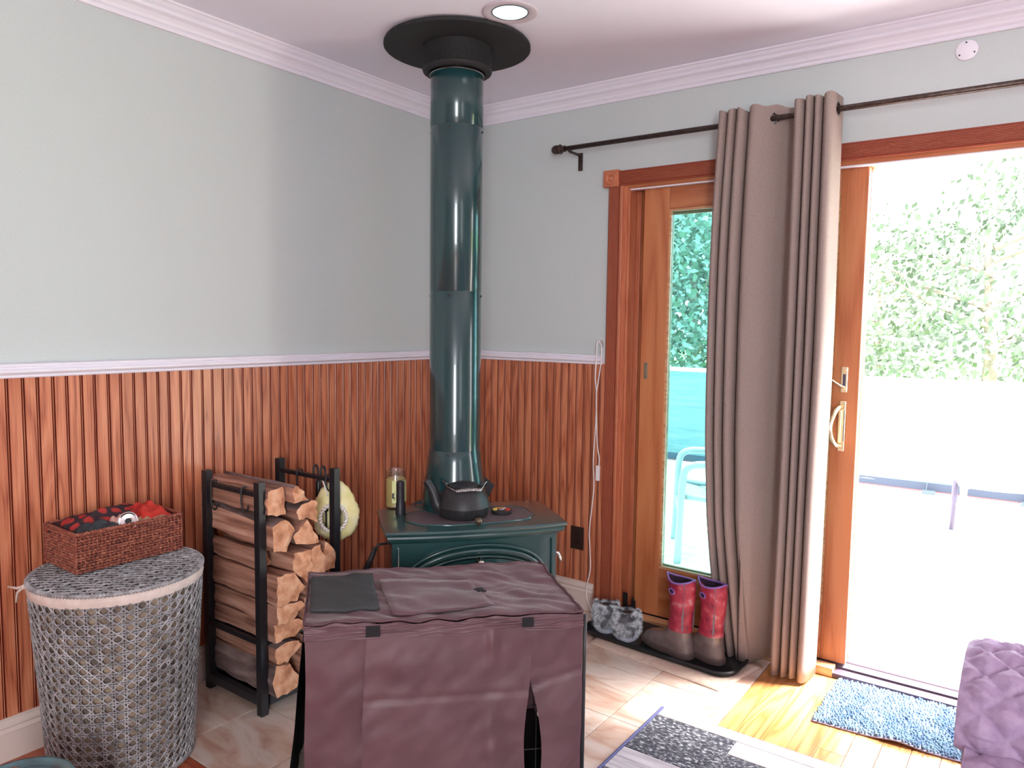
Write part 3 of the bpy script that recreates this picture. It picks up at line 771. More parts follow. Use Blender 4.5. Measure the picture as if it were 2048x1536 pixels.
# ------------------------------------------------------------------ firewood rack
RX0, RX1, RY0, RY1 = 0.085, 0.405, -1.507, -1.195
rk = thing('firewood_rack', 'black square-tube firewood rack with four posts against the panelled wall', 'log rack', (0.245, -1.35, 0))
hw = 0.014
for (px, py) in ((RX0, RY0), (RX1, RY0 - 0.008), (RX0, RY1), (RX1, RY1)):
    MB().box(px - hw, px + hw, py - hw, py + hw, 0.0, 0.806, bev=0.002).build('post', BLACKM, rk, world=True)
for py in (RY0 - 0.004, RY1):
    MB().box(RX0 + hw, RX1 - hw, py - 0.008, py + 0.008, 0.752, 0.768, bev=0.002).build('top_rail', BLACKM, rk, world=True)
    MB().box(RX0 + hw, RX1 - hw, py - 0.012, py + 0.012, 0.03, 0.062, bev=0.002).build('bottom_rail', BLACKM, rk, world=True)
    MB().box(RX0 + hw, RX1 - hw, py - 0.008, py + 0.008, 0.240, 0.256, bev=0.002).build('shelf_rail', BLACKM, rk, world=True)
for px in (RX0, RX1):
    MB().box(px - 0.012, px + 0.012, RY0 + hw, RY1 - hw, 0.03, 0.062, bev=0.002).build('bottom_rail', BLACKM, rk, world=True)
    MB().box(px - 0.007, px + 0.007, RY0 + hw, RY1 - hw, 0.240, 0.256, bev=0.002).build('shelf_rail', BLACKM, rk, world=True)
for px in (0.165, 0.245, 0.325):
    MB().box(px - 0.006, px + 0.006, RY0 + 0.008, RY1 - 0.008, 0.244, 0.254).build('shelf_slat', BLACKM, rk, world=True)
MB().box(RX0, RX1, RY0, RY1, 0.034, 0.040).build('ash_tray_sheet', BLACKM, rk, world=True)
for (x_, z_, s_) in ((0.395, 0.0, 1), (0.42, 0.263, 1), (0.42, 0.16, 1)):
    pass

def shook(x_, y_, drop, label, flip=1):
    p = [(0, 0.012 * flip, -0.004), (0, 0.012 * flip, 0.012), (0, 0.0, 0.016), (0, -0.012 * flip, 0.010), (0, -0.013 * flip, -0.02), (0, -0.013 * flip, -drop + 0.02), (0.004, -0.012 * flip, -drop), (0.018, -0.012 * flip, -drop - 0.010), (0.032, -0.012 * flip, -drop), (0.036, -0.012 * flip, -drop + 0.014)]
    o_ = MB().tube(cat_rom(p, 4), 0.0032, 7).build('s_hook', IRON, None, smooth=True)
    o_.location = (x_, y_, 0.760)
    tag(o_, label, 'hook', 'iron hooks on the log rack')
shook(0.135, RY0 - 0.004, 0.075, 'iron hook on the near rail of the log rack, beside its wall-side post')
shook(0.315, RY0 - 0.004, 0.055, 'iron hook on the near rail of the log rack, beside its room-side post')
shook(0.205, RY1, 0.070, 'bare iron hook on the far rail of the log rack')

def hang_tool(name, label, x_, dz, headfn):
    o_ = thing(name, label, 'fireplace tool', (x_, RY1 + 0.004, 0.0), R(180), 'fireplace tools on the log rack')
    MB().tube(cat_rom([(0.0, 0.014, 0.772), (0.0, 0.014, 0.792), (0.008, 0.0, 0.802), (0.014, -0.014, 0.795), (0.014, -0.018, 0.775), (0.012, -0.018, 0.74 - dz)], 5), 0.0042, 7).build('loop', IRON, o_, smooth=True)
    MB().tube([(0.012, -0.018, 0.745 - dz), (0.012, -0.018, 0.738 - dz), (0.012, -0.018, 0.69 - dz), (0.012, -0.018, 0.640 - dz)], [0.007, 0.011, 0.012, 0.009], 10).build('grip', simple('black_grip', (0.008, 0.008, 0.01), 0.35), o_, smooth=True)
    MB().tube([(0.012, -0.018, 0.64 - dz), (0.012, -0.018, 0.34)], 0.004, 6).build('shaft', IRON, o_)
    headfn(o_)
hang_tool('poker', 'black fireplace poker hanging on the far rail, nearer the middle', 0.300, 0.0, lambda o_: MB().tube([(0.012, -0.018, 0.34), (0.012, -0.018, 0.30), (0.03, -0.018, 0.31)], [0.005, 0.004, 0.002], 6).build('hooked_tip', IRON, o_))
hang_tool('ash_shovel', 'black ash shovel hanging on the far rail, nearer the front post', 0.342, 0.012, lambda o_: MB().box(-0.02, 0.044, -0.022, -0.018, 0.27, 0.345).build('blade', IRON, o_))
shook(0.372, RY1, 0.03, 'iron hook on the far rail, tight against the post with the cap')

# ruffled yellow cap
bag = thing('elastic_cap', 'ruffled pale yellow plastic cap with an elastic rim hung on the log rack post', 'cap', (0.379, -1.180, 0.612))
YEL = noisy('yellow_plastic', [(0.66, 0.60, 0.22), (0.82, 0.74, 0.38), (0.80, 0.78, 0.60)], nscale=16, rough=0.4)
bdir = Vector((0.76, -0.65, 0)).normalized(); sdir = Vector((0.65, 0.76, 0)).normalized()
mb = MB(); rings = []
nn = 64
def cap_c(u):  # along depth
    return -bdir * (0.050 * u) 
for i, (u, r1, w_) in enumerate(((0.0, 0.044, 0.010), (0.06, 0.052, 0.010), (0.14, 0.066, 0.006), (0.30, 0.082, 0.004), (0.5, 0.090, 0.003), (0.72, 0.084, 0.003), (0.9, 0.060, 0.003), (1.0, 0.03, 0.002), (1.03, 0.002, 0))):
    rg = []
    for k_ in range(nn):
        a = 2 * PI * k_ / nn
        rr_ = r1 + w_ * math.sin(a * 22 + i) * 0.5 + 0.10 * r1 * noise.noise(Vector((math.cos(a) * 2, math.sin(a) * 2, u * 3)))
        stretch = 1.0 + (0.42 if math.sin(a) > 0 else 0.05) * max(0, math.sin(a)) ** 3 * min(1, u * 3)
        shf = sdir * (0.010 * min(1, u * 2.5))
        rg.append(cap_c(u) + shf + sdir * (rr_ * math.cos(a)) + Vector((0, 0, rr_ * 1.08 * stretch * math.sin(a))))
    rings.append(rg)
mb.rings(rings, cap=False)
mb.build('shell', YEL, bag, smooth=True)
pts = []
for k_ in range(120):
    a = 2 * PI * k_ / 120
    rr_ = 0.047 + 0.005 * math.sin(a * 24)
    pts.append(sdir * (rr_ * math.cos(a)) + Vector((0, 0, rr_ * 1.08 * math.sin(a))) + bdir * (0.006 + 0.004 * math.cos(a * 24)))
MB().tube(pts, 0.0045, 6, closed=True).build('elastic_rim', simple('white_ruffle', (0.86, 0.80, 0.74), 0.6), bag, smooth=True)
# hanging strap of the cap up to the rail
MB().tube([sdir * -0.02 + Vector((0, 0, 0.085)), sdir * -0.035 - bdir * 0.03 + Vector((0, 0, 0.13)), sdir * -0.05 - bdir * 0.07 + Vector((0, 0, 0.142))], 0.003, 6).build('hanging_loop', simple('white_ruffle_2', (0.86, 0.80, 0.74), 0.6), bag)

# ------------------------------------------------------------------ split logs
BARK = noisy('log_bark', [(0.05, 0.03, 0.028), (0.16, 0.10, 0.09), (0.26, 0.18, 0.17)], scale=(6, 26, 26), nscale=1.2, detail=6, rough=0.9, bump=0.9, bdist=0.006)
SPLIT = noisy('split_wood', [(0.15, 0.06, 0.038), (0.36, 0.17, 0.115), (0.52, 0.30, 0.22)], scale=(2.2, 40, 40), nscale=1.3, detail=5, rough=0.8, bump=0.7, bdist=0.004, rand_tint=0.25)
ENDW = noisy('log_end_grain', [(0.38, 0.15, 0.075), (0.62, 0.30, 0.17), (0.74, 0.44, 0.29)], scale=(10, 18, 18), nscale=1.5, detail=4, rough=0.85, bump=0.4, bdist=0.003)
def log(label, poly, x1, x0, bark=(), tilt=0.0, seed=0, yaw=0.0):
    """poly: (y, z) outline of the end facing the room, x1 its plane, x0 the wall-side end; bark: polygon edges that carry bark"""
    rr = random.Random(seed)
    n = len(poly)
    sub = 4
    out = []; edge = []
    for i in range(n):
        a = Vector(poly[i]); b = Vector(poly[(i + 1) % n])
        for k_ in range(sub):
            u = k_ / sub
            p = a.lerp(b, u)
            if 0 < k_: 
                nrm = Vector(((b - a).y, -(b - a).x)).normalized()
                bul = 0.010 * math.sin(PI * u) if i in bark else 0.002 * rr.uniform(-1, 1)
                cen = sum((Vector(q) for q in poly), Vector((0, 0))) / n
                if (p + nrm * 0.001 - cen).length < (p - cen).length: nrm = -nrm
                p = p + nrm * bul
            out.append(p); edge.append(i)
    cen = sum(out, Vector((0, 0))) / len(out)
    L_ = 9
    mb = MB(); rings = []
    for j in range(L_ + 1):
        u = j / L_
        xx = x1 + (x0 - x1) * u
        s_ = 0.965 - 0.07 * u + 0.035 * rr.uniform(-1, 1)
        rg = []
        for q in out:
            d = q - cen
            nz = noise.noise(Vector((xx * 7 + seed, q.x * 30, q.y * 30))) * 0.008
            p = cen + d * s_ + d.normalized() * nz
            xo = xx + (0.012 * noise.noise(Vector((q.x * 40, q.y * 40, seed))) if j in (0, L_) else 0)
            rg.append((xo, p.x + yaw * u, p.y + tilt * u))
        rings.append(rg)
    N_ = len(out)
    vv = [p for r_ in rings for p in r_]
    for j in range(L_):
        for k_ in range(N_):
            k2 = (k_ + 1) % N_
            mi = 1 if edge[k_] in bark else 0
            mb.f.append((j * N_ + k_, j * N_ + k2, (j + 1) * N_ + k2, (j + 1) * N_ + k_)); mb.m.append(mi)
    mb.v = [tuple(p) for p in vv]
    mb.v.append((x1 + 0.006, cen.x, cen.y)); ci = len(mb.v) - 1
    for k_ in range(N_): mb.f.append((ci, k_, (k_ + 1) % N_)); mb.m.append(2)
    mb.v.append((x0 - 0.004, cen.x + yaw, cen.y + tilt)); ci = len(mb.v) - 1
    for k_ in range(N_): mb.f.append((ci, L_ * N_ + (k_ + 1) % N_, L_ * N_ + k_)); mb.m.append(2)
    zc = min(q[1] for q in poly)
    mb.shift((-(x0 + x1) / 2, -cen.x, -zc))
    o_ = mb.build('split_log', [SPLIT, BARK, ENDW], None, smooth=True, ang=38)
    o_.location = ((x0 + x1) / 2, cen.x, zc)
    tag(o_, label, 'log', 'split firewood in the black rack')
    return o_
# front column (nearest the camera), bottom to top
log('split log at the bottom front corner of the rack, pale wedge end', [(-1.498, 0.066), (-1.405, 0.066), (-1.395, 0.10), (-1.440, 0.170), (-1.495, 0.180)], 0.455, 0.06, (4,), seed=1)
log('grey barked log on the floor of the rack just under the lower rail', [(-1.495, 0.182), (-1.445, 0.172), (-1.385, 0.215), (-1.40, 0.236), (-1.495, 0.236)], 0.45, 0.05, (3,), seed=2)
log('flat split log lying directly on the middle rails', [(-1.500, 0.257), (-1.42, 0.257), (-1.375, 0.300), (-1.40, 0.318), (-1.500, 0.322)], 0.455, 0.05, (1,), seed=3)
log('long clean split log in the front column, slanting board-like, above the rail log', [(-1.500, 0.324), (-1.43, 0.322), (-1.385, 0.365), (-1.40, 0.385), (-1.500, 0.388)], 0.470, 0.02, (), seed=4)
log('large squared log at mid height in front, pale triangular end', [(-1.505, 0.392), (-1.425, 0.390), (-1.388, 0.430), (-1.43, 0.492), (-1.505, 0.495)], 0.475, 0.01, (), seed=5)
log('shadowed wedge log tucked under the big barked log', [(-1.500, 0.498), (-1.44, 0.496), (-1.46, 0.558), (-1.50, 0.566)], 0.36, 0.03, (), seed=6)
log('big log with dark bark on top in the upper front of the stack', [(-1.502, 0.570), (-1.448, 0.562), (-1.412, 0.620), (-1.435, 0.668), (-1.505, 0.660)], 0.455, 0.03, (2, 3), seed=7, tilt=0.03)
log('topmost front log, pale squared block', [(-1.506, 0.694), (-1.430, 0.680), (-1.428, 0.735), (-1.442, 0.785), (-1.506, 0.778)], 0.43, 0.04, (), seed=8, tilt=0.0)
# second column
log('ragged-ended log in the middle of the stack, pale splintered face', [(-1.438, 0.498), (-1.378, 0.440), (-1.352, 0.470), (-1.358, 0.556), (-1.435, 0.560)], 0.47, 0.06, (), seed=9)
log('large orange-faced log right of the big barked log', [(-1.425, 0.585), (-1.318, 0.566), (-1.345, 0.615), (-1.372, 0.660), (-1.410, 0.630)], 0.47, 0.05, (4,), seed=10)
log('rounded log with dark bark cap, second from the top right', [(-1.408, 0.665), (-1.372, 0.662), (-1.325, 0.640), (-1.325, 0.705), (-1.362, 0.722), (-1.415, 0.700)], 0.465, 0.05, (3, 4), seed=11)
log('dark-topped wedge log at the top of the stack behind the pale block', [(-1.424, 0.722), (-1.362, 0.726), (-1.372, 0.752), (-1.400, 0.780), (-1.424, 0.778)], 0.465, 0.05, (3,), seed=12)
log('narrow log standing on its split edge beside the ragged-ended log', [(-1.354, 0.440), (-1.300, 0.440), (-1.282, 0.500), (-1.312, 0.558), (-1.348, 0.545)], 0.46, 0.05, (), seed=13)
log('flat log half hidden behind the crate at mid height', [(-1.380, 0.392), (-1.250, 0.392), (-1.240, 0.424), (-1.29, 0.436), (-1.375, 0.434)], 0.485, 0.06, (), seed=14)
log('brown log in the second column above the middle rail', [(-1.378, 0.258), (-1.310, 0.258), (-1.300, 0.330), (-1.325, 0.388), (-1.378, 0.385)], 0.46, 0.05, (2,), seed=15)
log('orange wedge log on the rack floor, second from the front', [(-1.388, 0.066), (-1.330, 0.066), (-1.325, 0.19), (-1.352, 0.236), (-1.385, 0.205)], 0.455, 0.05, (), seed=16)
log('log at the right of the rack floor behind the crate', [(-1.322, 0.066), (-1.235, 0.066), (-1.24, 0.17), (-1.30, 0.20), (-1.32, 0.18)], 0.45, 0.05, (3,), seed=17)
log('log above the middle rail nearest the stove side', [(-1.296, 0.258), (-1.220, 0.258), (-1.215, 0.350), (-1.25, 0.388), (-1.294, 0.386)], 0.45, 0.05, (1,), seed=18)
log('small log filling the gap behind the yellow cap', [(-1.298, 0.440), (-1.222, 0.440), (-1.225, 0.52), (-1.27, 0.555)], 0.44, 0.05, (), seed=19)

# ------------------------------------------------------------------ cane laundry hamper
HX, HY, HH = 0.274, -1.919, 0.600
hp = thing('laundry_hamper', 'round grey woven cane laundry hamper with a lid, under the rattan basket', 'hamper', (HX, HY, 0))
LINER = noisy('hamper_inner', [(0.10, 0.08, 0.075), (0.42, 0.31, 0.22)], nscale=22, rough=0.9)
LIDB = simple('lid_backing', (0.055, 0.035, 0.035), 0.9)
CANE = noisy('grey_cane', [(0.17, 0.16, 0.155), (0.33, 0.32, 0.33), (0.50, 0.49, 0.51)], nscale=40, rough=0.45, coat=0.15)
def hr(z): return 0.196 + 0.034 * (z / 0.55)
MB().lathe([(0, 0.004), (0.185, 0.004)] + [(hr(z) - 0.008, z) for z in (0.01, 0.15, 0.3, 0.45, 0.575)], 64).build('inner_wall', LINER, hp, smooth=True, ang=40)
wv = MB()
NC, NR = 46, 19
zlo, zhi = 0.012, 0.560
dzr = (zhi - zlo) / NR
def cp_(th, z, off=0): 
    r_ = hr(z) + off
    return (r_ * math.cos(th), r_ * math.sin(th), z)
tr_ = 0.0019
for j in range(NR + 1):
    for dd in (-0.12, 0.12):
        z = zlo + j * dzr + dd * dzr
        wv.tube([cp_(2 * PI * i / 184, z, 0.0016 * (1 if (i % 4) < 2 else -1)) for i in range(184)], tr_, 4, closed=True)
for i in range(NC):
    for dd in (-0.12, 0.12):
        th_ = 2 * PI * (i + dd) / NC
        wv.tube([cp_(th_, zlo + dzr * q / 2, 0.0016 * (1 if q % 2 else -1)) for q in range(NR * 2 + 1)], tr_, 4)
for i in range(NC):
    for sg in (-1, 1):
        wv.tube([cp_(2 * PI * (i + 0.5 + sg * q / 2) / NC, zlo + dzr * q / 2, 0.003) for q in range(NR * 2 + 1)], tr_ * 0.9, 4)
wv.build('cane_weave', CANE, hp, fix=False, kind='stuff')
MB().lathe([(hr(0.0), 0.0), (hr(0) + 0.006, 0.004), (hr(0) + 0.006, 0.016), (hr(0), 0.02)], 64).build('base_band', CANE, hp, smooth=True)
CLOTH = noisy('cream_liner_cloth', [(0.62, 0.50, 0.44), (0.74, 0.63, 0.57)], nscale=30, rough=0.85, bump=0.2)
mb = MB()
mb.grid(lambda u, v: ((0.2335 + 0.0035 * math.sin(v * PI) + 0.001 * noise.noise(Vector((u * 30, v * 2, 0)))) * math.cos(u * 2 * PI), (0.2335 + 0.0035 * math.sin(v * PI) + 0.001 * noise.noise(Vector((u * 30, v * 2, 0)))) * math.sin(u * 2 * PI), 0.556 + 0.030 * v + 0.002 * noise.noise(Vector((u * 14, 0, 3)))), 120, 5)
mb.build('liner_band', CLOTH, hp, smooth=True, fix=False)
bc = Vector((math.cos(R(-118)), math.sin(R(-118)), 0)) * 0.237
mb = MB()
mb.tube([bc + Vector((0, 0, 0.572)), bc * 1.08 + Vector((-0.01, 0, 0.566)), bc * 1.14 + Vector((-0.03, 0.0, 0.568))], [0.005, 0.004, 0.003], 6)
mb.tube([bc * 1.02 + Vector((0, 0, 0.572)), bc * 1.06 + Vector((-0.02, 0, 0.55)), bc * 1.07 + Vector((-0.025, 0, 0.52))], [0.005, 0.004, 0.003], 6)
mb.lathe([(0, -0.008), (0.008, -0.004), (0.009, 0.004), (0, 0.008)], 10, bc * 1.02 + Vector((0, 0, 0.570)))
mb.build('tie', CLOTH, hp, smooth=True)
# lid: woven disc
MB().lathe([(0, 0.590), (0.226, 0.590), (0.232, 0.588), (0.232, 0.584), (0, 0.584)], 64).build('lid_board', LIDB, hp)
lw = MB()
LR = 0.230
def chord(px, py, dx, dy, z, step=0.0145):
    # points of a line clipped by the circle
    b_ = px * dx + py * dy; c_ = px * px + py * py - LR * LR
    D = b_ * b_ - c_
    if D <= 0: return None
    t0, t1 = -b_ - math.sqrt(D), -b_ + math.sqrt(D)
    k_ = max(2, int((t1 - t0) / step))
    return [(px + dx * (t0 + (t1 - t0) * q / k_), py + dy * (t0 + (t1 - t0) * q / k_), z + 0.0013 * (1 if q % 2 else -1)) for q in range(k_ + 1)]
g = 0.029
for i in range(-8, 9):
    for dd in (-0.12, 0.12):
        for (dx, dy) in ((1, 0), (0, 1)):
            q_ = (i + dd) * g
            p = chord(-dy * q_, dx * q_, dx, dy, 0.5935)
            if p: lw.tube(p, 0.0022, 4)
for i in range(-12, 13):
    for (dx, dy) in ((0.7071, 0.7071), (0.7071, -0.7071)):
        q_ = (i + 0.5) * g * 0.7071 * 1.0
        p = chord(-dy * q_, dx * q_, dx, dy, 0.5965, 0.04)
        if p: lw.tube(p, 0.0020, 4)
lw.build('lid_weave', CANE, hp, fix=False, kind='stuff')
pts = [(0.2325 * math.cos(2 * PI * i / 240), 0.2325 * math.sin(2 * PI * i / 240), 0.5905) for i in range(240)]
mb = MB().tube(pts, 0.0055, 8, closed=True)
for i in range(150):
    a = 2 * PI * i / 150
    c0 = Vector((0.2325 * math.cos(a), 0.2325 * math.sin(a), 0.5905)); tg = Vector((-math.sin(a), math.cos(a), 0)); ro = Vector((math.cos(a), math.sin(a), 0))
    mb.tube([c0 + (ro * math.cos(q) + Vector((0, 0, 1)) * math.sin(q)) * 0.0062 + tg * (0.0022 * q) for q in (-1.2, -0.4, 0.4, 1.2, 2.0, 2.8)], 0.0017, 4, cap=False)
mb.build('lid_rim', CANE, hp, smooth=True, fix=False)

# ------------------------------------------------------------------ rattan basket and contents
BX0, BX1, BY0, BY1, BZ0, BZ1 = 0.062, 0.268, -2.034, -1.712, 0.601, 0.718
bk = thing('rattan_basket', 'reddish brown rectangular woven rattan basket standing on the hamper lid', 'basket', ((BX0 + BX1) / 2, (BY0 + BY1) / 2, BZ0))
RAT = noisy('rattan', [(0.08, 0.018, 0.012), (0.25, 0.060, 0.036), (0.42, 0.15, 0.085)], nscale=120, rough=0.4, coat=0.25)
core = MB()
tk = 0.006
core.box(BX0 + 0.003, BX1 - 0.003, BY0 + 0.003, BY0 + 0.003 + tk, BZ0, BZ1 - 0.003).box(BX0 + 0.003, BX1 - 0.003, BY1 - 0.003 - tk, BY1 - 0.003, BZ0, BZ1 - 0.003)
core.box(BX0 + 0.003, BX0 + 0.003 + tk, BY0 + 0.003, BY1 - 0.003, BZ0, BZ1 - 0.003).box(BX1 - 0.003 - tk, BX1 - 0.003, BY0 + 0.003, BY1 - 0.003, BZ0, BZ1 - 0.003)
core.box(BX0 + 0.003, BX1 - 0.003, BY0 + 0.003, BY1 - 0.003, BZ0, BZ0 + 0.005)
core.build('inner_shell', simple('dark_rattan', (0.07, 0.018, 0.012), 0.6), bk, world=True)
wv = MB()
rows = 14; dz_ = (BZ1 - BZ0) / rows
def side(p0, p1, nrm):
    p0 = Vector(p0); p1 = Vector(p1); L_ = (p1 - p0).length; nc = int(L_ / 0.0115)
    for r_ in range(rows):
        pts = []
        for q in range(nc * 2 + 1):
            u = q / (nc * 2)
            off = 0.0022 * math.cos(PI * q / 1 + PI * r_) if q % 1 == 0 else 0
            pts.append(p0.lerp(p1, u) + Vector(nrm) * off + Vector((0, 0, BZ0 + (r_ + 0.5) * dz_)))
        wv.tube(pts, 0.0034, 5)
    for q in range(nc + 1):
        b0 = p0.lerp(p1, q / nc)
        wv.tube([b0 + Vector((0, 0, BZ0)) + Vector(nrm) * 0.001, b0 + Vector((0, 0, BZ1)) + Vector(nrm) * 0.001], 0.0020, 4)
side((BX0, BY0, 0), (BX1, BY0, 0), (0, -1, 0)); side((BX1, BY0, 0), (BX1, BY1, 0), (1, 0, 0))
side((BX1, BY1, 0), (BX0, BY1, 0), (0, 1, 0)); side((BX0, BY1, 0), (BX0, BY0, 0), (-1, 0, 0))
wv.build('rattan_weave', RAT, bk, world=True, kind='stuff', fix=False)
pts = []
cs = [(BX0, BY0), (BX1, BY0), (BX1, BY1), (BX0, BY1)]
for i in range(4):
    a = Vector(cs[i]); b = Vector(cs[(i + 1) % 4])
    k_ = int((b - a).length / 0.006)
    for q in range(k_):
        p = a.lerp(b, q / k_); pts.append((p.x, p.y, BZ1 + 0.0012 * (1 if q % 2 else -1)))
MB().tube(pts, 0.0046, 6, closed=True).build('rolled_rim', RAT, bk, world=True)

def cloth(name, label, cat, cx, cy, z0, lx, ly, h, m, seed, rz=0, thin=False):
    def fn(u, v):
        a = (u - 0.5) * 2; b = (v - 0.5) * 2
        e = max(0, 1 - abs(a) ** 3) * max(0, 1 - abs(b) ** 3)
        nz = 0.6 * noise.noise(Vector((u * 2.2 + seed, v * 3, seed * 1.3))) + 0.28 * math.sin((u * 0.8 + v) * 15 + 4 * noise.noise(Vector((u * 2, v * 2, seed))))
        return (a * lx / 2 * (1 + 0.10 * noise.noise(Vector((v * 3, seed, 1)))), b * ly / 2 * (1 + 0.14 * noise.noise(Vector((u * 3, seed, 5)))), h * e ** 0.5 * (0.80 + 0.45 * nz))
    o_ = MB().grid(fn, 40, 40).build(name, m, None, smooth=True, fix=False)
    sm = o_.modifiers.new('s', 'SOLIDIFY'); sm.thickness = 0.003
    o_.location = (cx, cy, z0); o_.rotation_euler = (0, 0, rz)
    tag(o_, label, cat, 'clothes in the rattan basket')
    return o_
PLAID = new_mat('red_black_plaid')[0]
nt = PLAID.node_tree; b = nt.nodes['Principled BSDF']; b.inputs['Roughness'].default_value = 0.9
tc = nt.nodes.new('ShaderNodeTexCoord'); wv1 = nt.nodes.new('ShaderNodeTexWave'); wv1.inputs['Scale'].default_value = 9; wv1.inputs['Distortion'].default_value = 2.5; wv1.bands_direction = 'X'
wv2 = nt.nodes.new('ShaderNodeTexWave'); wv2.inputs['Scale'].default_value = 7; wv2.inputs['Distortion'].default_value = 2.5; wv2.bands_direction = 'Y'
ml = nt.nodes.new('ShaderNodeMath'); ml.operation = 'MULTIPLY'; cr = nt.nodes.new('ShaderNodeValToRGB')
nt.links.new(tc.outputs['Object'], wv1.inputs[0]); nt.links.new(tc.outputs['Object'], wv2.inputs[0])
nt.links.new(wv1.outputs['Fac'], ml.inputs[0]); nt.links.new(wv2.outputs['Fac'], ml.inputs[1]); nt.links.new(ml.outputs[0], cr.inputs[0])
cr.color_ramp.elements[0].position = 0.12; cr.color_ramp.elements[0].color = (0.03, 0.015, 0.02, 1)
cr.color_ramp.elements[1].position = 0.42; cr.color_ramp.elements[1].color = (0.42, 0.03, 0.025, 1)
nt.links.new(cr.outputs[0], b.inputs['Base Color'])
cloth('plaid_shirt', 'red and black checked cloth bunched over the back of the basket', 'cloth', 0.135, -1.885, 0.700, 0.12, 0.29, 0.052, PLAID, 3)
cloth('red_cloth', 'bright red cloth at the far right corner of the basket', 'cloth', 0.165, -1.775, 0.705, 0.16, 0.10, 0.050, noisy('red_fleece', [(0.45, 0.02, 0.015), (0.66, 0.05, 0.03)], nscale=20, rough=0.95), 9)
cloth('dark_cloth', 'dark grey knitted cloth rolled at the front of the basket', 'cloth', 0.218, -1.955, 0.700, 0.085, 0.13, 0.036, noisy('charcoal_knit', [(0.018, 0.02, 0.024), (0.05, 0.055, 0.065)], nscale=40, rough=0.95), 5)
cloth('pink_sock', 'small pinkish sock between the dark cloth and the can', 'sock', 0.205, -1.880, 0.708, 0.05, 0.055, 0.030, simple('pink_knit', (0.62, 0.36, 0.32), 0.9), 13)
cloth('tan_cloth', 'tan folded cloth right of the metal can in the basket', 'cloth', 0.228, -1.795, 0.700, 0.065, 0.11, 0.024, simple('tan_knit', (0.40, 0.26, 0.16), 0.9), 15)
dark = MB().box(BX0 + 0.012, BX1 - 0.012, BY0 + 0.012, BY1 - 0.012, BZ0 + 0.007, 0.694, bev=0.01).build('folded_blanket', simple('black_wool', (0.02, 0.018, 0.022), 0.95), None)
tag(dark, 'black wool blanket filling the basket under the loose cloths', 'blanket')
cn2 = thing('metal_can', 'shiny metal can with a round dark hole lying end-on in the basket', 'can', (0.246, -1.872, 0.722))
axm = Vector((0, 0, 1)).rotation_difference(Vector((0.74, -0.52, 0.42)).normalized()).to_matrix()
MB().lathe([(0, -0.04), (0.0265, -0.04), (0.0275, 0.0), (0.0285, 0.002), (0.0285, 0.005), (0.026, 0.006), (0.022, 0.002), (0.016, 0.001), (0.0155, 0.004), (0.013, 0.004), (0.009, 0.002), (0.008, -0.004), (0, -0.006)], 36, axis=axm).build('shell', STEEL, cn2, smooth=True, ang=30)
MB().lathe([(0, -0.0005), (0.0075, -0.0005), (0.0075, 0.0028), (0, 0.0028)], 20, axis=axm).build('hole', simple('hole_black', (0.01, 0.01, 0.015), 0.6), cn2)

# ------------------------------------------------------------------ dog crate with fabric cover
CZ = 0.54
FLc, FRc, BRc, BLc = Vector((0.954, -1.771)), Vector((1.489, -1.232)), Vector((1.156, -0.951)), Vector((0.640, -1.500))
cc = (FLc + FRc + BRc + BLc) / 4
crt = thing('dog_crate', 'wire dog crate wearing a plum brown fabric cover, in front of the stove', 'dog crate', (cc.x, cc.y, 0))
PLUM = noisy('plum_canvas', [(0.105, 0.047, 0.058), (0.145, 0.067, 0.080)], nscale=9, detail=6, rough=0.48, bump=0.25, bscale=900, bdist=0.0005, rnd_off=False)
PLUM.node_tree.nodes['Principled BSDF'].inputs['Sheen Weight'].default_value = 0.35
PLUM.node_tree.nodes['Principled BSDF'].inputs['Sheen Roughness'].default_value = 0.4
PLUM2 = noisy('plum_edge_binding', [(0.10, 0.045, 0.055), (0.14, 0.065, 0.075)], nscale=20, rough=0.7)
CHAR = noisy('charcoal_mesh', [(0.035, 0.037, 0.040), (0.055, 0.058, 0.062)], nscale=300, rough=0.7, bump=0.3, bdist=0.001)
VELC = simple('black_velcro', (0.015, 0.013, 0.016), 0.9)
def q2(u, v):   # u: left->right, v: front->back (plan)
    a = FLc.lerp(FRc, u); b = BLc.lerp(BRc, u); return a.lerp(b, v)
def top_z(u, v):
    return CZ - 0.010 * math.sin(PI * u) * math.sin(PI * v) + 0.009 * noise.noise(Vector((u * 5, v * 4, 1.2))) + 0.006 * noise.noise(Vector((u * 14 + v * 9, v * 7, 4))) * 1.5 + 0.004 * abs(noise.noise(Vector((u * 9 - v * 12, v * 5 + u * 5, 8)))) * (1 - abs(2 * v - 1) ** 4)
MB().grid(lambda u, v: (*q2(u, v), top_z(u, v)), 70, 46).build('top_cover', PLUM, crt, smooth=True, world=True, fix=False)
fdir = (FRc - FLc).normalized(); fn_ = Vector((fdir.y, -fdir.x))  # outwards to the camera
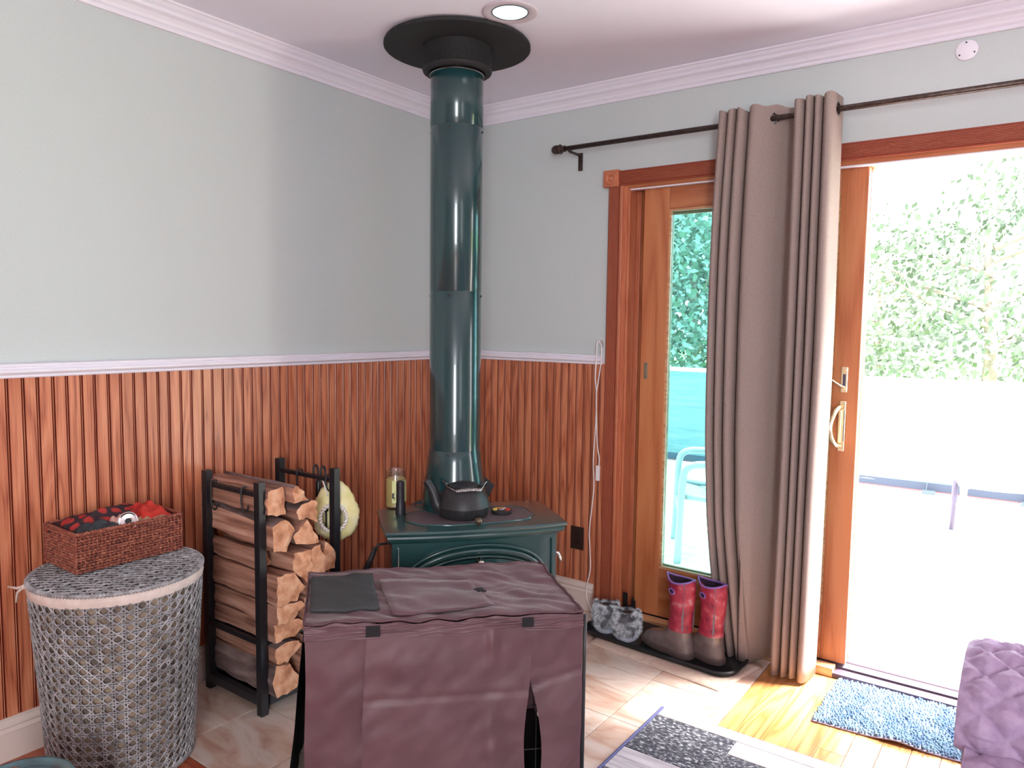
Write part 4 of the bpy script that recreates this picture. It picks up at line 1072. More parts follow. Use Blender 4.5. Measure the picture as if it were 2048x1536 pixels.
def face(u0, u1, out0, out1, name, m, nu, seed, z1=CZ - 0.002, z0=0.0, e0=None, e1=None, parent=crt):
    def fn(u, v):
        z = z1 + (z0 - z1) * v
        a0 = u0 + (e0(v) if e0 else 0); a1 = u1 + (e1(v) if e1 else 0)
        uu = a0 + (a1 - a0) * u
        p = FLc.lerp(FRc, uu)
        o_ = out0 + (out1 - out0) * v + 0.010 * noise.noise(Vector((uu * 5 + seed, v * 3.0, seed))) * min(1, v * 6) + 0.004 * noise.noise(Vector((uu * 16 + v * 6, v * 9, seed))) * min(1, v * 8)
        if name == 'centre_flap':
            o_ += 0.010 * math.exp(-((uu - 0.66 - 0.03 * v) / 0.018) ** 2) * math.exp(-((v - 0.10) / 0.09) ** 2)
            o_ += 0.014 * math.exp(-((uu - (0.60 + 0.10 * v)) / 0.035) ** 2) * max(0, min(1, (v - 0.35) * 3))
            o_ -= 0.004 * math.exp(-((v - 0.36) / 0.012) ** 2)
        if name == 'right_panel':
            o_ -= 0.006 * math.exp(-((v - 0.34 + 0.08 * (u - 0.5)) / 0.015) ** 2)
            o_ += 0.010 * max(0, v - 0.36) * math.sin(PI * u)
        p = p + fn_ * o_
        return (p.x, p.y, z + (top_z(uu, 0) - CZ) * (1 - min(1, v * 6)))
    return MB().grid(fn, nu, 60).build(name, m, parent, smooth=True, world=True, fix=False)
face(0.0, 0.245, 0.004, -0.004, 'left_panel', PLUM, 24, 2.0, e0=lambda v: 0.004 * math.sin(v * 7))
face(0.215, 0.800, 0.012, 0.030, 'centre_flap', PLUM, 60, 5.0, z1=CZ - 0.030, e0=lambda v: -0.012 * v - 0.010 * math.sin(v * 3.0), e1=lambda v: -0.010 * v - 0.018 * max(0, v - 0.3) ** 1.0 + 0.008 * math.sin(v * 8))
face(0.795, 1.0, 0.005, 0.010, 'right_panel', PLUM, 22, 8.0, e0=lambda v: 0.0 if v < 0.30 else 0.055 * math.sin(min(1, (v - 0.30) / 0.45) * PI * 0.5) - 0.030 * max(0, v - 0.75))
face(0.0, 1.0, 0.009, 0.014, 'top_valance', PLUM, 70, 3.0, z0=CZ - 0.042)
# piping along the top edges and the front right corner
def edge_pts(pa, pb, fa, fb, k_=30):
    return [(*(Vector(pa).lerp(Vector(pb), i / k_)), top_z(fa[0] + (fb[0] - fa[0]) * i / k_, fa[1] + (fb[1] - fa[1]) * i / k_) + 0.001) for i in range(k_ + 1)]
MB().tube(edge_pts(FLc, FRc, (0, 0), (1, 0)), 0.0035, 6).build('piping', PLUM2, crt, smooth=True, world=True)
MB().tube(edge_pts(FRc, BRc, (1, 0), (1, 1)), 0.0045, 6).build('piping', PLUM2, crt, smooth=True, world=True)
MB().tube(edge_pts(BRc, BLc, (1, 1), (0, 1)), 0.0035, 6).build('piping', PLUM2, crt, smooth=True, world=True)
MB().tube(edge_pts(BLc, FLc, (0, 1), (0, 0)), 0.0035, 6).build('piping', PLUM2, crt, smooth=True, world=True)
MB().tube([(FRc.x + 0.006, FRc.y + 0.004, z) for z in (CZ - 0.01, 0.4, 0.25, 0.0)], 0.0055, 8).build('corner_zip', simple('black_zip', (0.03, 0.03, 0.035), 0.4), crt, smooth=True, world=True)
# back and side skirts
def skirt(pa, pb, name, m, flare0=0, flare1=0, seed=0):
    d_ = (Vector(pb) - Vector(pa)).normalized(); nn_ = Vector((d_.y, -d_.x))
    def fn(u, v):
        p = Vector(pa).lerp(Vector(pb), u) + nn_ * ((flare0 * (1 - u) + flare1 * u) * v + 0.006 * noise.noise(Vector((u * 6, v * 3, seed))) * min(1, v * 5))
        return (p.x, p.y, (CZ - 0.002) * (1 - v))
    return MB().grid(fn, 30, 30).build(name, m, crt, smooth=True, world=True, fix=False)
skirt(FRc, BRc, 'right_side', PLUM, 0.004, 0.004, 1)
skirt(BRc, BLc, 'back_side', PLUM, 0.004, 0.004, 2)
skirt(BLc, FLc, 'left_mesh_side', simple('black_mesh', (0.012, 0.011, 0.013), 0.9), 0.02, 0.055, 3)
# inner crate: black wires and tray
WIRE = simple('black_wire', (0.006, 0.006, 0.007), 0.35)
mb = MB()
ins = [(a - cc) * 0.955 + cc for a in (FLc, FRc, BRc, BLc)]
for i in range(4):
    a, b = ins[i], ins[(i + 1) % 4]
    for z in (0.03, 0.14, 0.27, 0.40, 0.515):
        mb.tube([(a.x, a.y, z), (b.x, b.y, z)], 0.002, 4)
    k_ = int((b - a).length / 0.036)
    for q in range(k_ + 1):
        p = a.lerp(b, q / k_); mb.tube([(p.x, p.y, 0.012), (p.x, p.y, 0.515)], 0.0016, 4)
for q in range(21):
    a = ins[0].lerp(ins[1], q / 20); b = ins[3].lerp(ins[2], q / 20)
    mb.tube([(a.x, a.y, 0.515), (b.x, b.y, 0.515)], 0.0016, 4)
mb.build('wire_frame', WIRE, crt, world=True, fix=False)
MB().prism([tuple(a) for a in ins], 0.006, 0.03).build('crate_tray', WIRE, crt, world=True)
# top patches
def patch(us, name, m, lift=0.003, nu=16, nv=12, thick=0.0, wob=0.002, seed=0):
    def fn(u, v):
        a = Vector(us[0]).lerp(Vector(us[1]), u); b = Vector(us[3]).lerp(Vector(us[2]), u); q = a.lerp(b, v)
        p = q2(q.x, q.y)
        return (p.x, p.y, top_z(min(1, max(0, q.x)), min(1, max(0, q.y))) + lift + wob * noise.noise(Vector((u * 3, v * 3, seed))) + thick * math.sin(PI * min(1, max(0, v)) * 0.5) * 0)
    o_ = MB().grid(fn, nu, nv).build(name, m, crt, smooth=True, world=True, fix=False)
    sm = o_.modifiers.new('s', 'SOLIDIFY'); sm.thickness = 0.002 + thick
    return o_
patch([(0.015, 0.20), (0.265, 0.18), (0.258, 0.88), (0.01, 0.88)], 'mesh_window_flap', CHAR, lift=0.010, thick=0.004, wob=0.004)
patch([(0.310, 0.10), (0.690, 0.13), (0.650, 0.70), (0.285, 0.80)], 'canvas_flap', PLUM, lift=0.006, wob=0.004, seed=4)
patch([(0.655, 0.42), (0.690, 0.42), (0.685, 0.53), (0.650, 0.53)], 'velcro_tab', VELC, lift=0.007, nu=3, nv=3, wob=0)
def tab(u0, u1, z0, z1):
    a = FLc.lerp(FRc, u0) + fn_ * 0.015; b = FLc.lerp(FRc, u1) + fn_ * 0.015
    c_ = FLc.lerp(FRc, u0) + fn_ * 0.019; d_ = FLc.lerp(FRc, u1) + fn_ * 0.019
    MB().prism([tuple(a), tuple(b), tuple(d_), tuple(c_)], z0, z1).build('velcro_tab', VELC, crt, world=True)
tab(0.212, 0.262, 0.505, 0.534); tab(0.770, 0.812, 0.510, 0.536)

# ------------------------------------------------------------------ curtain and rod
RYc, RZc = -0.100, 2.130
rod = thing('curtain_rod', 'dark bronze curtain rod with a ball end above the sliding door', 'curtain rod', (0.66, RYc, RZc))
MB().tube([(-0.005, 0, 0), (2.6, 0, -0.010)], 0.0105, 14).build('rod', BRONZE, rod, smooth=True)
MB().lathe([(0, -0.038), (0.012, -0.036), (0.019, -0.028), (0.021, -0.016), (0.019, -0.006), (0.014, -0.003), (0.017, 0.0), (0.022, 0.004), (0.020, 0.009), (0.014, 0.012), (0.014, 0.03), (0.0, 0.03)], 20, axis=Matrix.Rotation(R(90), 3, 'Y')).build('finial', BRONZE, rod, smooth=True, ang=40)
MB().tube([(0.055, 0, -0.006), (0.055, 0.004, -0.016), (0.055, 0.095, -0.016)], 0.006, 8).box(0.045, 0.065, 0.090, 0.1, -0.085, -0.005, bev=0.002).box(0.048, 0.062, -0.006, 0.006, -0.018, -0.006).build('bracket', BRONZE, rod)
MB().tube([(2.05, 0, -0.012), (2.05, 0.095, -0.018)], 0.006, 8).box(2.04, 2.06, 0.090, 0.1, -0.085, -0.005, bev=0.002).build('bracket', BRONZE, rod)
# curtain: plan path of the gathered cloth
cur = thing('curtain', 'tan grey grommet-top curtain gathered in front of the sliding door', 'curtain', (1.62, RYc, 0))
CUR = noisy('taupe_curtain', [(0.27, 0.205, 0.185), (0.33, 0.255, 0.23)], nscale=220, rough=0.85, bump=0.1, bdist=0.0008, rnd_off=False)
path = [(1.392, -0.060), (1.388, -0.120), (1.402, -0.148), (1.420, -0.135), (1.424, -0.085), (1.430, -0.130), (1.444, -0.152), (1.460, -0.138), (1.464, -0.085), (1.470, -0.130), (1.488, -0.156), (1.508, -0.138), (1.514, -0.080),
        (1.520, -0.120), (1.545, -0.152), (1.590, -0.128), (1.625, -0.096), (1.665, -0.060), (1.695, -0.055), (1.712, -0.085),
        (1.716, -0.135), (1.732, -0.158), (1.750, -0.140), (1.753, -0.085), (1.760, -0.135), (1.772, -0.158), (1.786, -0.140), (1.790, -0.085), (1.796, -0.135), (1.808, -0.160), (1.822, -0.142), (1.826, -0.085), (1.832, -0.140), (1.848, -0.165), (1.866, -0.150), (1.874, -0.105), (1.880, -0.062)]
path = [(1.413 + (p[0] - 1.388) * 0.884, p[1], 0) for p in path]
pl = cat_rom(path, 6)
nP = len(pl) - 1
ztop, zbot = 2.172, 0.014
def cf(u, v):
    v = v ** 2.2
    i = u * nP; a = int(min(nP - 1, i)); p = pl[a].lerp(pl[a + 1], i - a)
    x_, y_ = p.x, p.y
    dn = v   # 0 at the top, 1 at the floor
    # folds relax and drift on the way down
    cx = 1.63; lf = max(0.0, min(1.0, (1.60 - x_) / 0.05))
    k_ = 1.0 + 0.035 * math.sin(dn * PI) - 0.03 * dn
    x_ = cx + (x_ - cx) * k_
    if x_ < 1.56:
        x_ += 0.055 * max(0, (dn - 0.72) / 0.28) ** 1.3 - 0.012 * math.sin(min(1, dn / 0.7) * PI)
    y_ = RYc + (y_ - RYc) * (1 + 0.25 * dn) + 0.045 * lf * max(0, dn - 0.6) / 0.4 + 0.006 * noise.noise(Vector((x_ * 8, dn * 3, 1))) 
    x_ += 0.004 * noise.noise(Vector((p.x * 6, dn * 2.4, 7)))
    zt = ztop + 0.004 * math.sin(p.x * 90) - 0.010 * math.exp(-((p.x - 1.69) / 0.02) ** 2) - 0.008 * math.exp(-((p.x - 1.52) / 0.012) ** 2)
    return (x_, y_, zt + (zbot + 0.004 * math.sin(p.x * 50) - zt) * v)
GROM = [(1.6125, -0.0965), (1.8415, -0.108)]
cmb = MB().grid(cf, 300, 90)
keep = []
for fi, f_ in enumerate(cmb.f):
    cx_ = sum(cmb.v[i][0] for i in f_) / 4; cy_ = sum(cmb.v[i][1] for i in f_) / 4; cz_ = sum(cmb.v[i][2] for i in f_) / 4
    if all((cx_ - g_[0]) ** 2 + (cy_ - g_[1]) ** 2 + (cz_ - (RZc - 0.005)) ** 2 > 0.0195 ** 2 for g_ in GROM): keep.append(f_)
cmb.f = keep; cmb.m = [0] * len(keep)
cm = cmb.build('cloth_panel', CUR, cur, smooth=True, world=True, fix=False)
sm = cm.modifiers.new('s', 'SOLIDIFY'); sm.thickness = 0.0022
for (gx, gy, ang_) in ((GROM[0][0], GROM[0][1], -46), (GROM[1][0], GROM[1][1], -8)):
    M_ = Matrix.Rotation(R(ang_), 3, 'Z') @ Matrix.Rotation(R(90), 3, 'Y')
    MB().lathe([(0.018, -0.004), (0.026, -0.003), (0.028, 0), (0.026, 0.003), (0.018, 0.004), (0.0165, 0), (0.018, -0.004)], 28, (gx, gy, RZc - 0.005), axis=M_).build('grommet', BRONZE, cur, smooth=True, world=True)

# ------------------------------------------------------------------ small wall things
ol = thing('wall_outlet', 'brown duplex electrical outlet low on the panelling beside the cord', 'outlet', (0.7435, -0.013, 0.336))
MB().box(-0.0355, 0.0355, -0.006, 0.0, -0.055, 0.055, bev=0.003).build('cover_plate', simple('dark_brown_plate', (0.035, 0.018, 0.014), 0.35), ol)
for zz in (-0.02, 0.02):
    MB().lathe([(0, -0.008), (0.015, -0.008), (0.0165, -0.005)], 20, (0, 0, zz), axis=Matrix.Rotation(R(90), 3, 'X') @ Matrix.Scale(-1, 3, (0, 0, 1))).box(-0.007, -0.0045, -0.0092, -0.0078, zz - 0.002, zz + 0.007, mi=1).box(0.0045, 0.007, -0.0092, -0.0078, zz - 0.002, zz + 0.007, mi=1).build('receptacle', [simple('brown_socket', (0.028, 0.014, 0.012), 0.4), simple('slot_black', (0.003, 0.003, 0.003), 0.8)], ol)
MB().lathe([(0, -0.0075), (0.003, -0.007)], 10, axis=Matrix.Rotation(R(90), 3, 'X')).build('screw', STEEL, ol)

cdm = simple('white_cord', (0.82, 0.76, 0.76), 0.5)
cdth = thing('light_cord', 'thin white cord looped over a nail beside the door casing, hanging to the floor', 'cord', (0.842, -0.02, 1.27))
MB().tube(cat_rom([(0.852, -0.032, 1.262), (0.846, -0.034, 1.270), (0.838, -0.034, 1.262), (0.836, -0.034, 1.20), (0.834, -0.036, 1.10), (0.838, -0.030, 1.03), (0.836, -0.026, 0.90), (0.826, -0.024, 0.72), (0.832, -0.024, 0.60), (0.824, -0.024, 0.50), (0.812, -0.022, 0.38), (0.818, -0.022, 0.28), (0.822, -0.024, 0.20), (0.806, -0.030, 0.10), (0.818, -0.034, 0.05), (0.845, -0.040, 0.006)], 5), 0.0030, 6).build('long_strand', cdm, cdth, smooth=True, world=True)
MB().tube(cat_rom([(0.852, -0.032, 1.262), (0.860, -0.034, 1.245), (0.862, -0.036, 1.18), (0.850, -0.036, 1.09), (0.840, -0.034, 1.02), (0.844, -0.034, 0.92), (0.850, -0.034, 0.80), (0.862, -0.034, 0.735), (0.861, -0.034, 0.70)], 5), 0.0027, 6).build('short_strand', cdm, cdth, smooth=True, world=True)
MB().box(0.851, 0.868, -0.046, -0.030, 0.630, 0.700, bev=0.003).build('switch', cdm, cdth, world=True)
nl = MB().tube([(0, 0, 0), (0, -0.034, 0.004)], 0.002, 6).box(-0.007, 0.007, -0.003, 0.0, -0.022, 0.012).build('nail_hook', STEEL)
nl.location = (0.846, 0.0, 1.262); tag(nl, 'small metal hook on the wall holding the white cord', 'hook')
dt = thing('detector_base', 'round white mounting plate with three screw holes under the crown moulding', 'plate', (2.222, -0.001, 2.283))
MB().lathe([(0, 0.006), (0.030, 0.006), (0.033, 0.004), (0.034, 0.0)], 32, axis=Matrix.Rotation(R(90), 3, 'X')).build('plate', TRIM, dt, smooth=True, ang=40)
for a in (95, 215, 335):
    MB().lathe([(0, 0.0075), (0.0028, 0.0075), (0.0028, 0.005)], 10, (0.025 * math.cos(R(a)), 0, 0.025 * math.sin(R(a))), axis=Matrix.Rotation(R(90), 3, 'X')).build('screw_hole', simple('hole_dark', (0.04, 0.04, 0.05), 0.7), dt)

# ------------------------------------------------------------------ boot tray, boots, slippers, towel
tw = MB()
tp = [(0.985, -0.325), (1.585, -0.402), (1.655, -0.235), (1.640, -0.05), (0.99, -0.10)]
def twf(u, v):
    a = Vector((1.00, -0.335)).lerp(Vector((1.590, -0.405)), u); b = Vector((0.97, -0.06)).lerp(Vector((1.660, -0.10)), u); p = a.lerp(b, v)
    return (p.x, p.y, 0.005 + 0.0015 * noise.noise(Vector((u * 6, v * 4, 0))))
o = tw.grid(twf, 30, 10).build('towel', noisy('beige_towel', [(0.60, 0.45, 0.36), (0.72, 0.58, 0.48)], nscale=60, rough=0.95, bump=0.3), None, smooth=True, fix=False)
sm = o.modifiers.new('s', 'SOLIDIFY'); sm.thickness = 0.005; sm.offset = -1
tag(o, 'flat beige mat lying under the black boot tray', 'mat')
ty_ = thing('boot_tray', 'long black plastic boot tray with a rolled rim holding boots and slippers', 'tray', (1.262, -0.172, 0.007), R(-3.5))
TRAY = simple('black_plastic_tray', (0.012, 0.014, 0.017), 0.28)
hwx, hdy = 0.345, 0.122
def rp(hx, hy, r_, z): return [(a, b, z) for a, b in rrect(hx, hy, r_, n=8)]
MB().rings([rp(hwx - 0.004, hdy - 0.004, 0.075, 0.0), rp(hwx, hdy, 0.08, 0.010), rp(hwx + 0.004, hdy + 0.004, 0.082, 0.016), rp(hwx, hdy, 0.08, 0.021), rp(hwx - 0.008, hdy - 0.008, 0.074, 0.018), rp(hwx - 0.018, hdy - 0.018, 0.066, 0.006)]).build('pan', TRAY, ty_, smooth=True, ang=50)

RUB = noisy('taupe_rubber', [(0.13, 0.095, 0.09), (0.20, 0.15, 0.145)], nscale=25, rough=0.25, coat=0.3)
REDP = noisy('red_pink_print', [(0.15, 0.012, 0.04), (0.34, 0.02, 0.05), (0.42, 0.05, 0.08), (0.50, 0.22, 0.26)], nscale=26, detail=3, rough=0.5, stops=[0.30, 0.46, 0.60, 0.72], bump=0.1)
PURP = simple('purple_binding', (0.24, 0.12, 0.42), 0.5)
BLK = simple('dark_lining', (0.03, 0.012, 0.03), 0.9)
SOLE = simple('brown_sole', (0.10, 0.065, 0.06), 0.6)
def ell(cx, cy, z, rx, ry, n=32, zt=0.0, pinch=0.0):
    out = []
    for i in range(n):
        a = 2 * PI * i / n
        x_ = rx * math.cos(a); y_ = ry * math.sin(a)
        if pinch and x_ > 0: y_ *= 1 - pinch * (x_ / rx) ** 2
        out.append((cx + x_, cy + y_, z + zt * (x_ / rx if rx else 0) + 0.0))
    return out
def boot(label, loc, rz):
    # local +x points to the toe
    b_ = thing('rubber_boot', label, 'boot', loc, rz, 'pair of rain boots on the tray')
    shaft = [(0.106, 0.001, 0.0535, 0.0435), (0.135, 0.0, 0.050, 0.042), (0.165, -0.004, 0.048, 0.041), (0.20, -0.006, 0.051, 0.044), (0.24, -0.006, 0.055, 0.047), (0.285, -0.004, 0.059, 0.047)]
    rr_ = [ell(cx, 0, z, rx, ry) for z, cx, rx, ry in shaft]
    topc = []
    for i in range(32):
        a = 2 * PI * i / 32
        x_ = 0.064 * math.cos(a); y_ = 0.046 * math.sin(a)
        if x_ > 0.0: y_ *= 1 - 0.80 * (x_ / 0.064) ** 2
        topc.append((0.004 + x_ * (1.12 if x_ > 0 else 0.98), y_, 0.312 - 0.004 * abs(math.sin(a)) * 2 + 0.008 * math.cos(a) ** 2))
    rr_.append(topc)
    sh = MB().rings(rr_, cap=False).build('shaft', REDP, b_, smooth=True)
    inn = [[(p[0] * 0.94, p[1] * 0.93, p[2] - 0.002) for p in topc], ell(-0.002, 0, 0.26, 0.050, 0.040), ell(0, 0, 0.17, 0.042, 0.035)]
    MB().rings(inn, cap='end').build('lining', BLK, b_, smooth=True)
    MB().tube(topc, 0.0038, 8, closed=True).build('top_binding', PURP, b_, smooth=True)
    # pull hole on both sides near the front top
    for sg in (-1, 1):
        c0 = Vector((0.010, sg * 0.0462, 0.268))
        hole = [(c0.x + 0.016 * math.cos(a), c0.y + sg * (0.001) - sg * 0.004 * math.cos(a) * 0.9, c0.z + 0.010 * math.sin(a)) for a in [2 * PI * i / 20 for i in range(20)]]
        MB().tube(hole, 0.0030, 6, closed=True).build('handle_trim', PURP, b_, smooth=True)
        MB().add([Vector(p) + Vector((0, sg * 0.0008, 0)) for p in hole], [tuple(range(20))]).build('handle_hole', BLK, b_)
        # grey side stripe
        MB().grid(lambda u, v: (-0.037 + 0.009 * (u - 0.5) - 0.004 * v, sg * (0.0325 + 0.003 * v), 0.115 + 0.19 * v), 1, 10).build('side_stripe', simple('grey_stripe', (0.25, 0.22, 0.25), 0.5), b_, fix=False)
    # foot: loft from the ankle down and forward
    foot = MB()
    n_ = 32
    secs = []
    for (z, x0, x1, wy) in ((0.128, -0.046, 0.046, 0.036), (0.112, -0.048, 0.050, 0.039), (0.102, -0.048, 0.054, 0.039), (0.088, -0.049, 0.066, 0.038), (0.076, -0.051, 0.088, 0.039), (0.066, -0.054, 0.125, 0.041), (0.054, -0.058, 0.158, 0.044), (0.038, -0.061, 0.178, 0.047), (0.024, -0.063, 0.186, 0.048), (0.018, -0.064, 0.188, 0.049)):
        rg = []
        for i in range(n_):
            a = 2 * PI * i / n_
            c_ = math.cos(a); s_ = math.sin(a)
            xm = (x0 + x1) / 2; hx = (x1 - x0) / 2
            xx = xm + hx * (abs(c_) ** 0.85) * (1 if c_ > 0 else -1)
            wloc = wy * (1.0 - 0.16 * math.exp(-((xx - 0.03) / 0.03) ** 2) * (1 if z < 0.07 else 0))
            yy = wloc * (abs(s_) ** 0.8) * (1 if s_ > 0 else -1)
            rg.append((xx, yy, z))
        secs.append(rg)
    foot.rings(secs).build('foot', RUB, b_, smooth=True)
    sr = secs[-1]
    MB().rings([[(p[0] * 1.02, p[1] * 1.05, 0.0) for p in sr], [(p[0] * 1.035, p[1] * 1.08, 0.006) for p in sr], [(p[0] * 1.035, p[1] * 1.08, 0.019) for p in sr], [(p[0] * 1.0, p[1] * 1.0, 0.024) for p in sr]]).build('sole', SOLE, b_, smooth=True, ang=40)
    return b_
ba = math.atan2(-0.205 + 0.251, 1.208 - 1.399)
boot('tall rain boot with red and pink patterned shaft, standing nearer the fur slippers', (1.358, -0.222, 0.014), R(163))
boot('tall rain boot with red and pink patterned shaft, standing against the curtain', (1.476, -0.190, 0.014), R(160))

def slipper(label, loc, rz, seed):
    s_ = thing('fur_slipper', label, 'slipper', loc, rz, 'pair of fur slippers on the tray')
    FUR = FURM
    def surf(a, t):
        # t 0 bottom -> 1 top rim, a angle; +x toe
        w_ = 1.0 + 0.10 * math.sin(t * PI)
        rx = (0.078 if math.cos(a) < 0 else 0.105 - 0.040 * t) * w_; ry = (0.052 - 0.003 * t) * w_
        return Vector((rx * math.cos(a) - 0.0, ry * math.sin(a), 0.014 + 0.096 * t - (0.020 * t if math.cos(a) > 0.3 else 0)))
    rings = [[surf(2 * PI * i / 32, t) for i in range(32)] for t in (0, 0.15, 0.35, 0.6, 0.85, 1.0)]
    inner = [[Vector((p.x * 0.74, p.y * 0.74, p.z - d_)) for p in rings[-1]] for d_ in (0.002, 0.06)]
    MB().rings(rings + inner[:1], cap=False).build('upper', FURM2, s_, smooth=True)
    MB().rings(inner, cap='end').build('opening', simple('brown_lining_%d' % seed, (0.09, 0.06, 0.045), 0.95), s_, smooth=True)
    MB().rings([ell(0.012, 0, 0.0, 0.094, 0.054), ell(0.012, 0, 0.012, 0.097, 0.056), ell(0.012, 0, 0.018, 0.094, 0.053)]).build('sole', simple('pale_sole_%d' % seed, (0.50, 0.52, 0.60), 0.6), s_, smooth=True, ang=40)
    rr = random.Random(seed)
    for nm, m_, k_, cols in (('fur', [FURM, FURD, FURL], 9000, 3),):
        mb = MB()
        for q in range(k_):
            a = rr.random() * 2 * PI; t = rr.random() ** 0.8
            p = surf(a, t)
            if rr.random() < 0.33:
                f_ = 0.78 + 0.22 * rr.random(); p = surf(a, 1.0); p.x *= f_; p.y *= f_; nrm = Vector((math.cos(a) * 0.2, math.sin(a) * 0.2, 1))
            else:
                nrm = Vector((math.cos(a), math.sin(a), 0.05 + t * 0.5))
            nrm = (nrm.normalized() + Vector((rr.gauss(0, 0.35), rr.gauss(0, 0.35), rr.gauss(0, 0.30) - 0.20))).normalized()
            l_ = 0.007 + 0.010 * rr.random()
            sd_ = nrm.cross(Vector((rr.gauss(0, 1), rr.gauss(0, 1), rr.gauss(0, 1)))).normalized() * 0.0007
            nv = noise.noise(p * 45 + Vector((seed, 0, 0)))
            mi = 1 if nv < -0.22 else (2 if nv > 0.0 else 0)
            mb.add([p - sd_, p + sd_, p + nrm * l_ * 0.6 + sd_ * 0.6 + Vector((0, 0, -0.001)), p + nrm * l_ + Vector((0, 0, -0.003))], [(0, 1, 2, 3)], mi)
        mb.build(nm, m_, s_, fix=False, kind='stuff')
FURM = simple('grey_fur', (0.50, 0.52, 0.56), 0.9); FURD = simple('dark_fur', (0.14, 0.14, 0.16), 0.9); FURL = simple('silver_fur', (0.88, 0.92, 0.96), 0.9)
FURM2 = noisy('fur_base', [(0.14, 0.14, 0.16), (0.36, 0.35, 0.37)], nscale=30, rough=0.95)
slipper('fluffy grey fur slipper at the left end of the tray', (0.985, -0.160, 0.014), R(118), 31)
slipper('fluffy grey fur slipper between its mate and the rain boots', (1.100, -0.185, 0.014), R(112), 47)

# ------------------------------------------------------------------ door mat, rug
DM0, DM1, DM2, DM3 = Vector((1.919, -0.412)), Vector((2.315, -0.345)), Vector((2.293, 0.0)), Vector((1.925, -0.036))
DM1 = Vector((2.50, -0.375)); DM2 = Vector((2.50, -0.020))
mt = thing('door_mat', 'pale blue nubby bath mat lying at the open doorway', 'mat', (2.2, -0.2, 0))
MATM = noisy('blue_chenille', [(0.06, 0.12, 0.26), (0.17, 0.27, 0.38), (0.26, 0.37, 0.46)], nscale=14, rough=0.95)
def mz(u, v):
    d_ = (v - 0.42 - (1 - u) * 0.35)
    return 0.006 + 0.012 * math.exp(-(d_ / 0.07) ** 2) * max(0, u - 0.35) * 1.5 + 0.010 * math.exp(-((v - 0.0) / 0.12) ** 2) * math.exp(-((u - 0.45) / 0.10) ** 2)
def mq(u, v): return DM0.lerp(DM1, u).lerp(DM3.lerp(DM2, u), v)
o = MB().grid(lambda u, v: (*mq(u, v), mz(u, v)), 60, 40).build('backing', simple('mat_backing', (0.45, 0.42, 0.60), 0.8), mt, smooth=True, world=True, fix=False)
o.modifiers.new('s', 'SOLIDIFY').thickness = 0.004
mb = MB(); rr = random.Random(5)
for i in range(64):
    for q in range(40):
        u = (i + 0.5 + rr.uniform(-0.2, 0.2)) / 64; v = (q + 0.5 + 0.5 * (i % 2) + rr.uniform(-0.2, 0.2)) / 40.6
        if v > 0.99: continue
        p = mq(u, v); z = mz(u, v)
        h_ = 0.011 + rr.uniform(-0.003, 0.003); r_ = 0.0042; dx, dy = rr.uniform(-0.003, 0.003), rr.uniform(-0.003, 0.003)
        b0 = [(p.x + r_ * math.cos(a), p.y + r_ * math.sin(a), z) for a in (0, 1.57, 3.14, 4.71)]
        t0 = [(p.x + dx + r_ * 0.9 * math.cos(a), p.y + dy + r_ * 0.9 * math.sin(a), z + h_ * 0.75) for a in (0, 1.57, 3.14, 4.71)]
        mb.add(b0 + t0 + [(p.x + dx, p.y + dy, z + h_)], [(0, 1, 5, 4), (1, 2, 6, 5), (2, 3, 7, 6), (3, 0, 4, 7), (4, 5, 8), (5, 6, 8), (6, 7, 8), (7, 4, 8)])
mb.build('pile', MATM, mt, world=True, fix=False, smooth=True, kind='stuff')

rg = thing('area_rug', 'black and cream patterned rug at the bottom of the room by the crate', 'rug', (2.2, -1.2, 0))
RX_0, RX_1, RY_0, RY_1 = 1.478, 3.2, -2.2, -0.648
CREAM = noisy('cream_pile', [(0.52, 0.46, 0.44), (0.70, 0.66, 0.66)], scale=(1, 3, 1), nscale=30, rough=0.95, bump=0.3)
BLKP = noisy('black_pile', [(0.035, 0.035, 0.05), (0.10, 0.10, 0.12), (0.55, 0.55, 0.58)], nscale=85, detail=5, rough=0.95, stops=[0.38, 0.54, 0.68], bump=0.5, scale=(1, 1.8, 1))
STR = noisy('striped_pile', [(0.34, 0.30, 0.34), (0.70, 0.66, 0.68)], scale=(0.6, 16, 1), nscale=7, rough=0.95)
MB().box(RX_0, RX_1, RY_0, RY_1, 0.0, 0.007).build('backing', simple('rug_backing', (0.3, 0.28, 0.3), 0.9), rg, world=True)
def block(x0, x1, y0, y1, m, name):
    MB().box(x0, x1, y0, y1, 0.006, 0.011, bev=0.0015).build(name, m, rg, world=True)
block(RX_0 + 0.01, RX_1, -0.705, -0.652, CREAM, 'cream_block')
yb = -0.708
rrb = random.Random(3)
row = 0
while yb > RY_0 + 0.01:
    hh = 0.24 if row % 2 == 0 else 0.13
    y0 = max(RY_0 + 0.005, yb - hh)
    if row % 2 == 0:
        block(RX_0 + 0.01, 1.762, y0, yb, BLKP, 'black_block')
        block(1.765, 2.05, yb - 0.085, yb, CREAM, 'cream_block'); block(1.765, 2.05, y0, yb - 0.088, BLKP, 'black_block')
        block(2.053, RX_1, y0, yb, STR, 'striped_block')
    else:
        block(RX_0 + 0.01, 2.2, y0, yb, STR, 'striped_block'); block(2.203, RX_1, y0, yb, BLKP, 'black_block')
    yb = y0 - 0.003; row += 1
MB().tube([(RX_0 + 0.003, RY_0, 0.007), (RX_0 + 0.003, RY_1, 0.007)], 0.006, 8).tube([(RX_0, RY_1, 0.006), (RX_1, RY_1, 0.006)], 0.003, 6).build('bound_edge', simple('indigo_binding', (0.10, 0.10, 0.24), 0.7), rg, world=True)

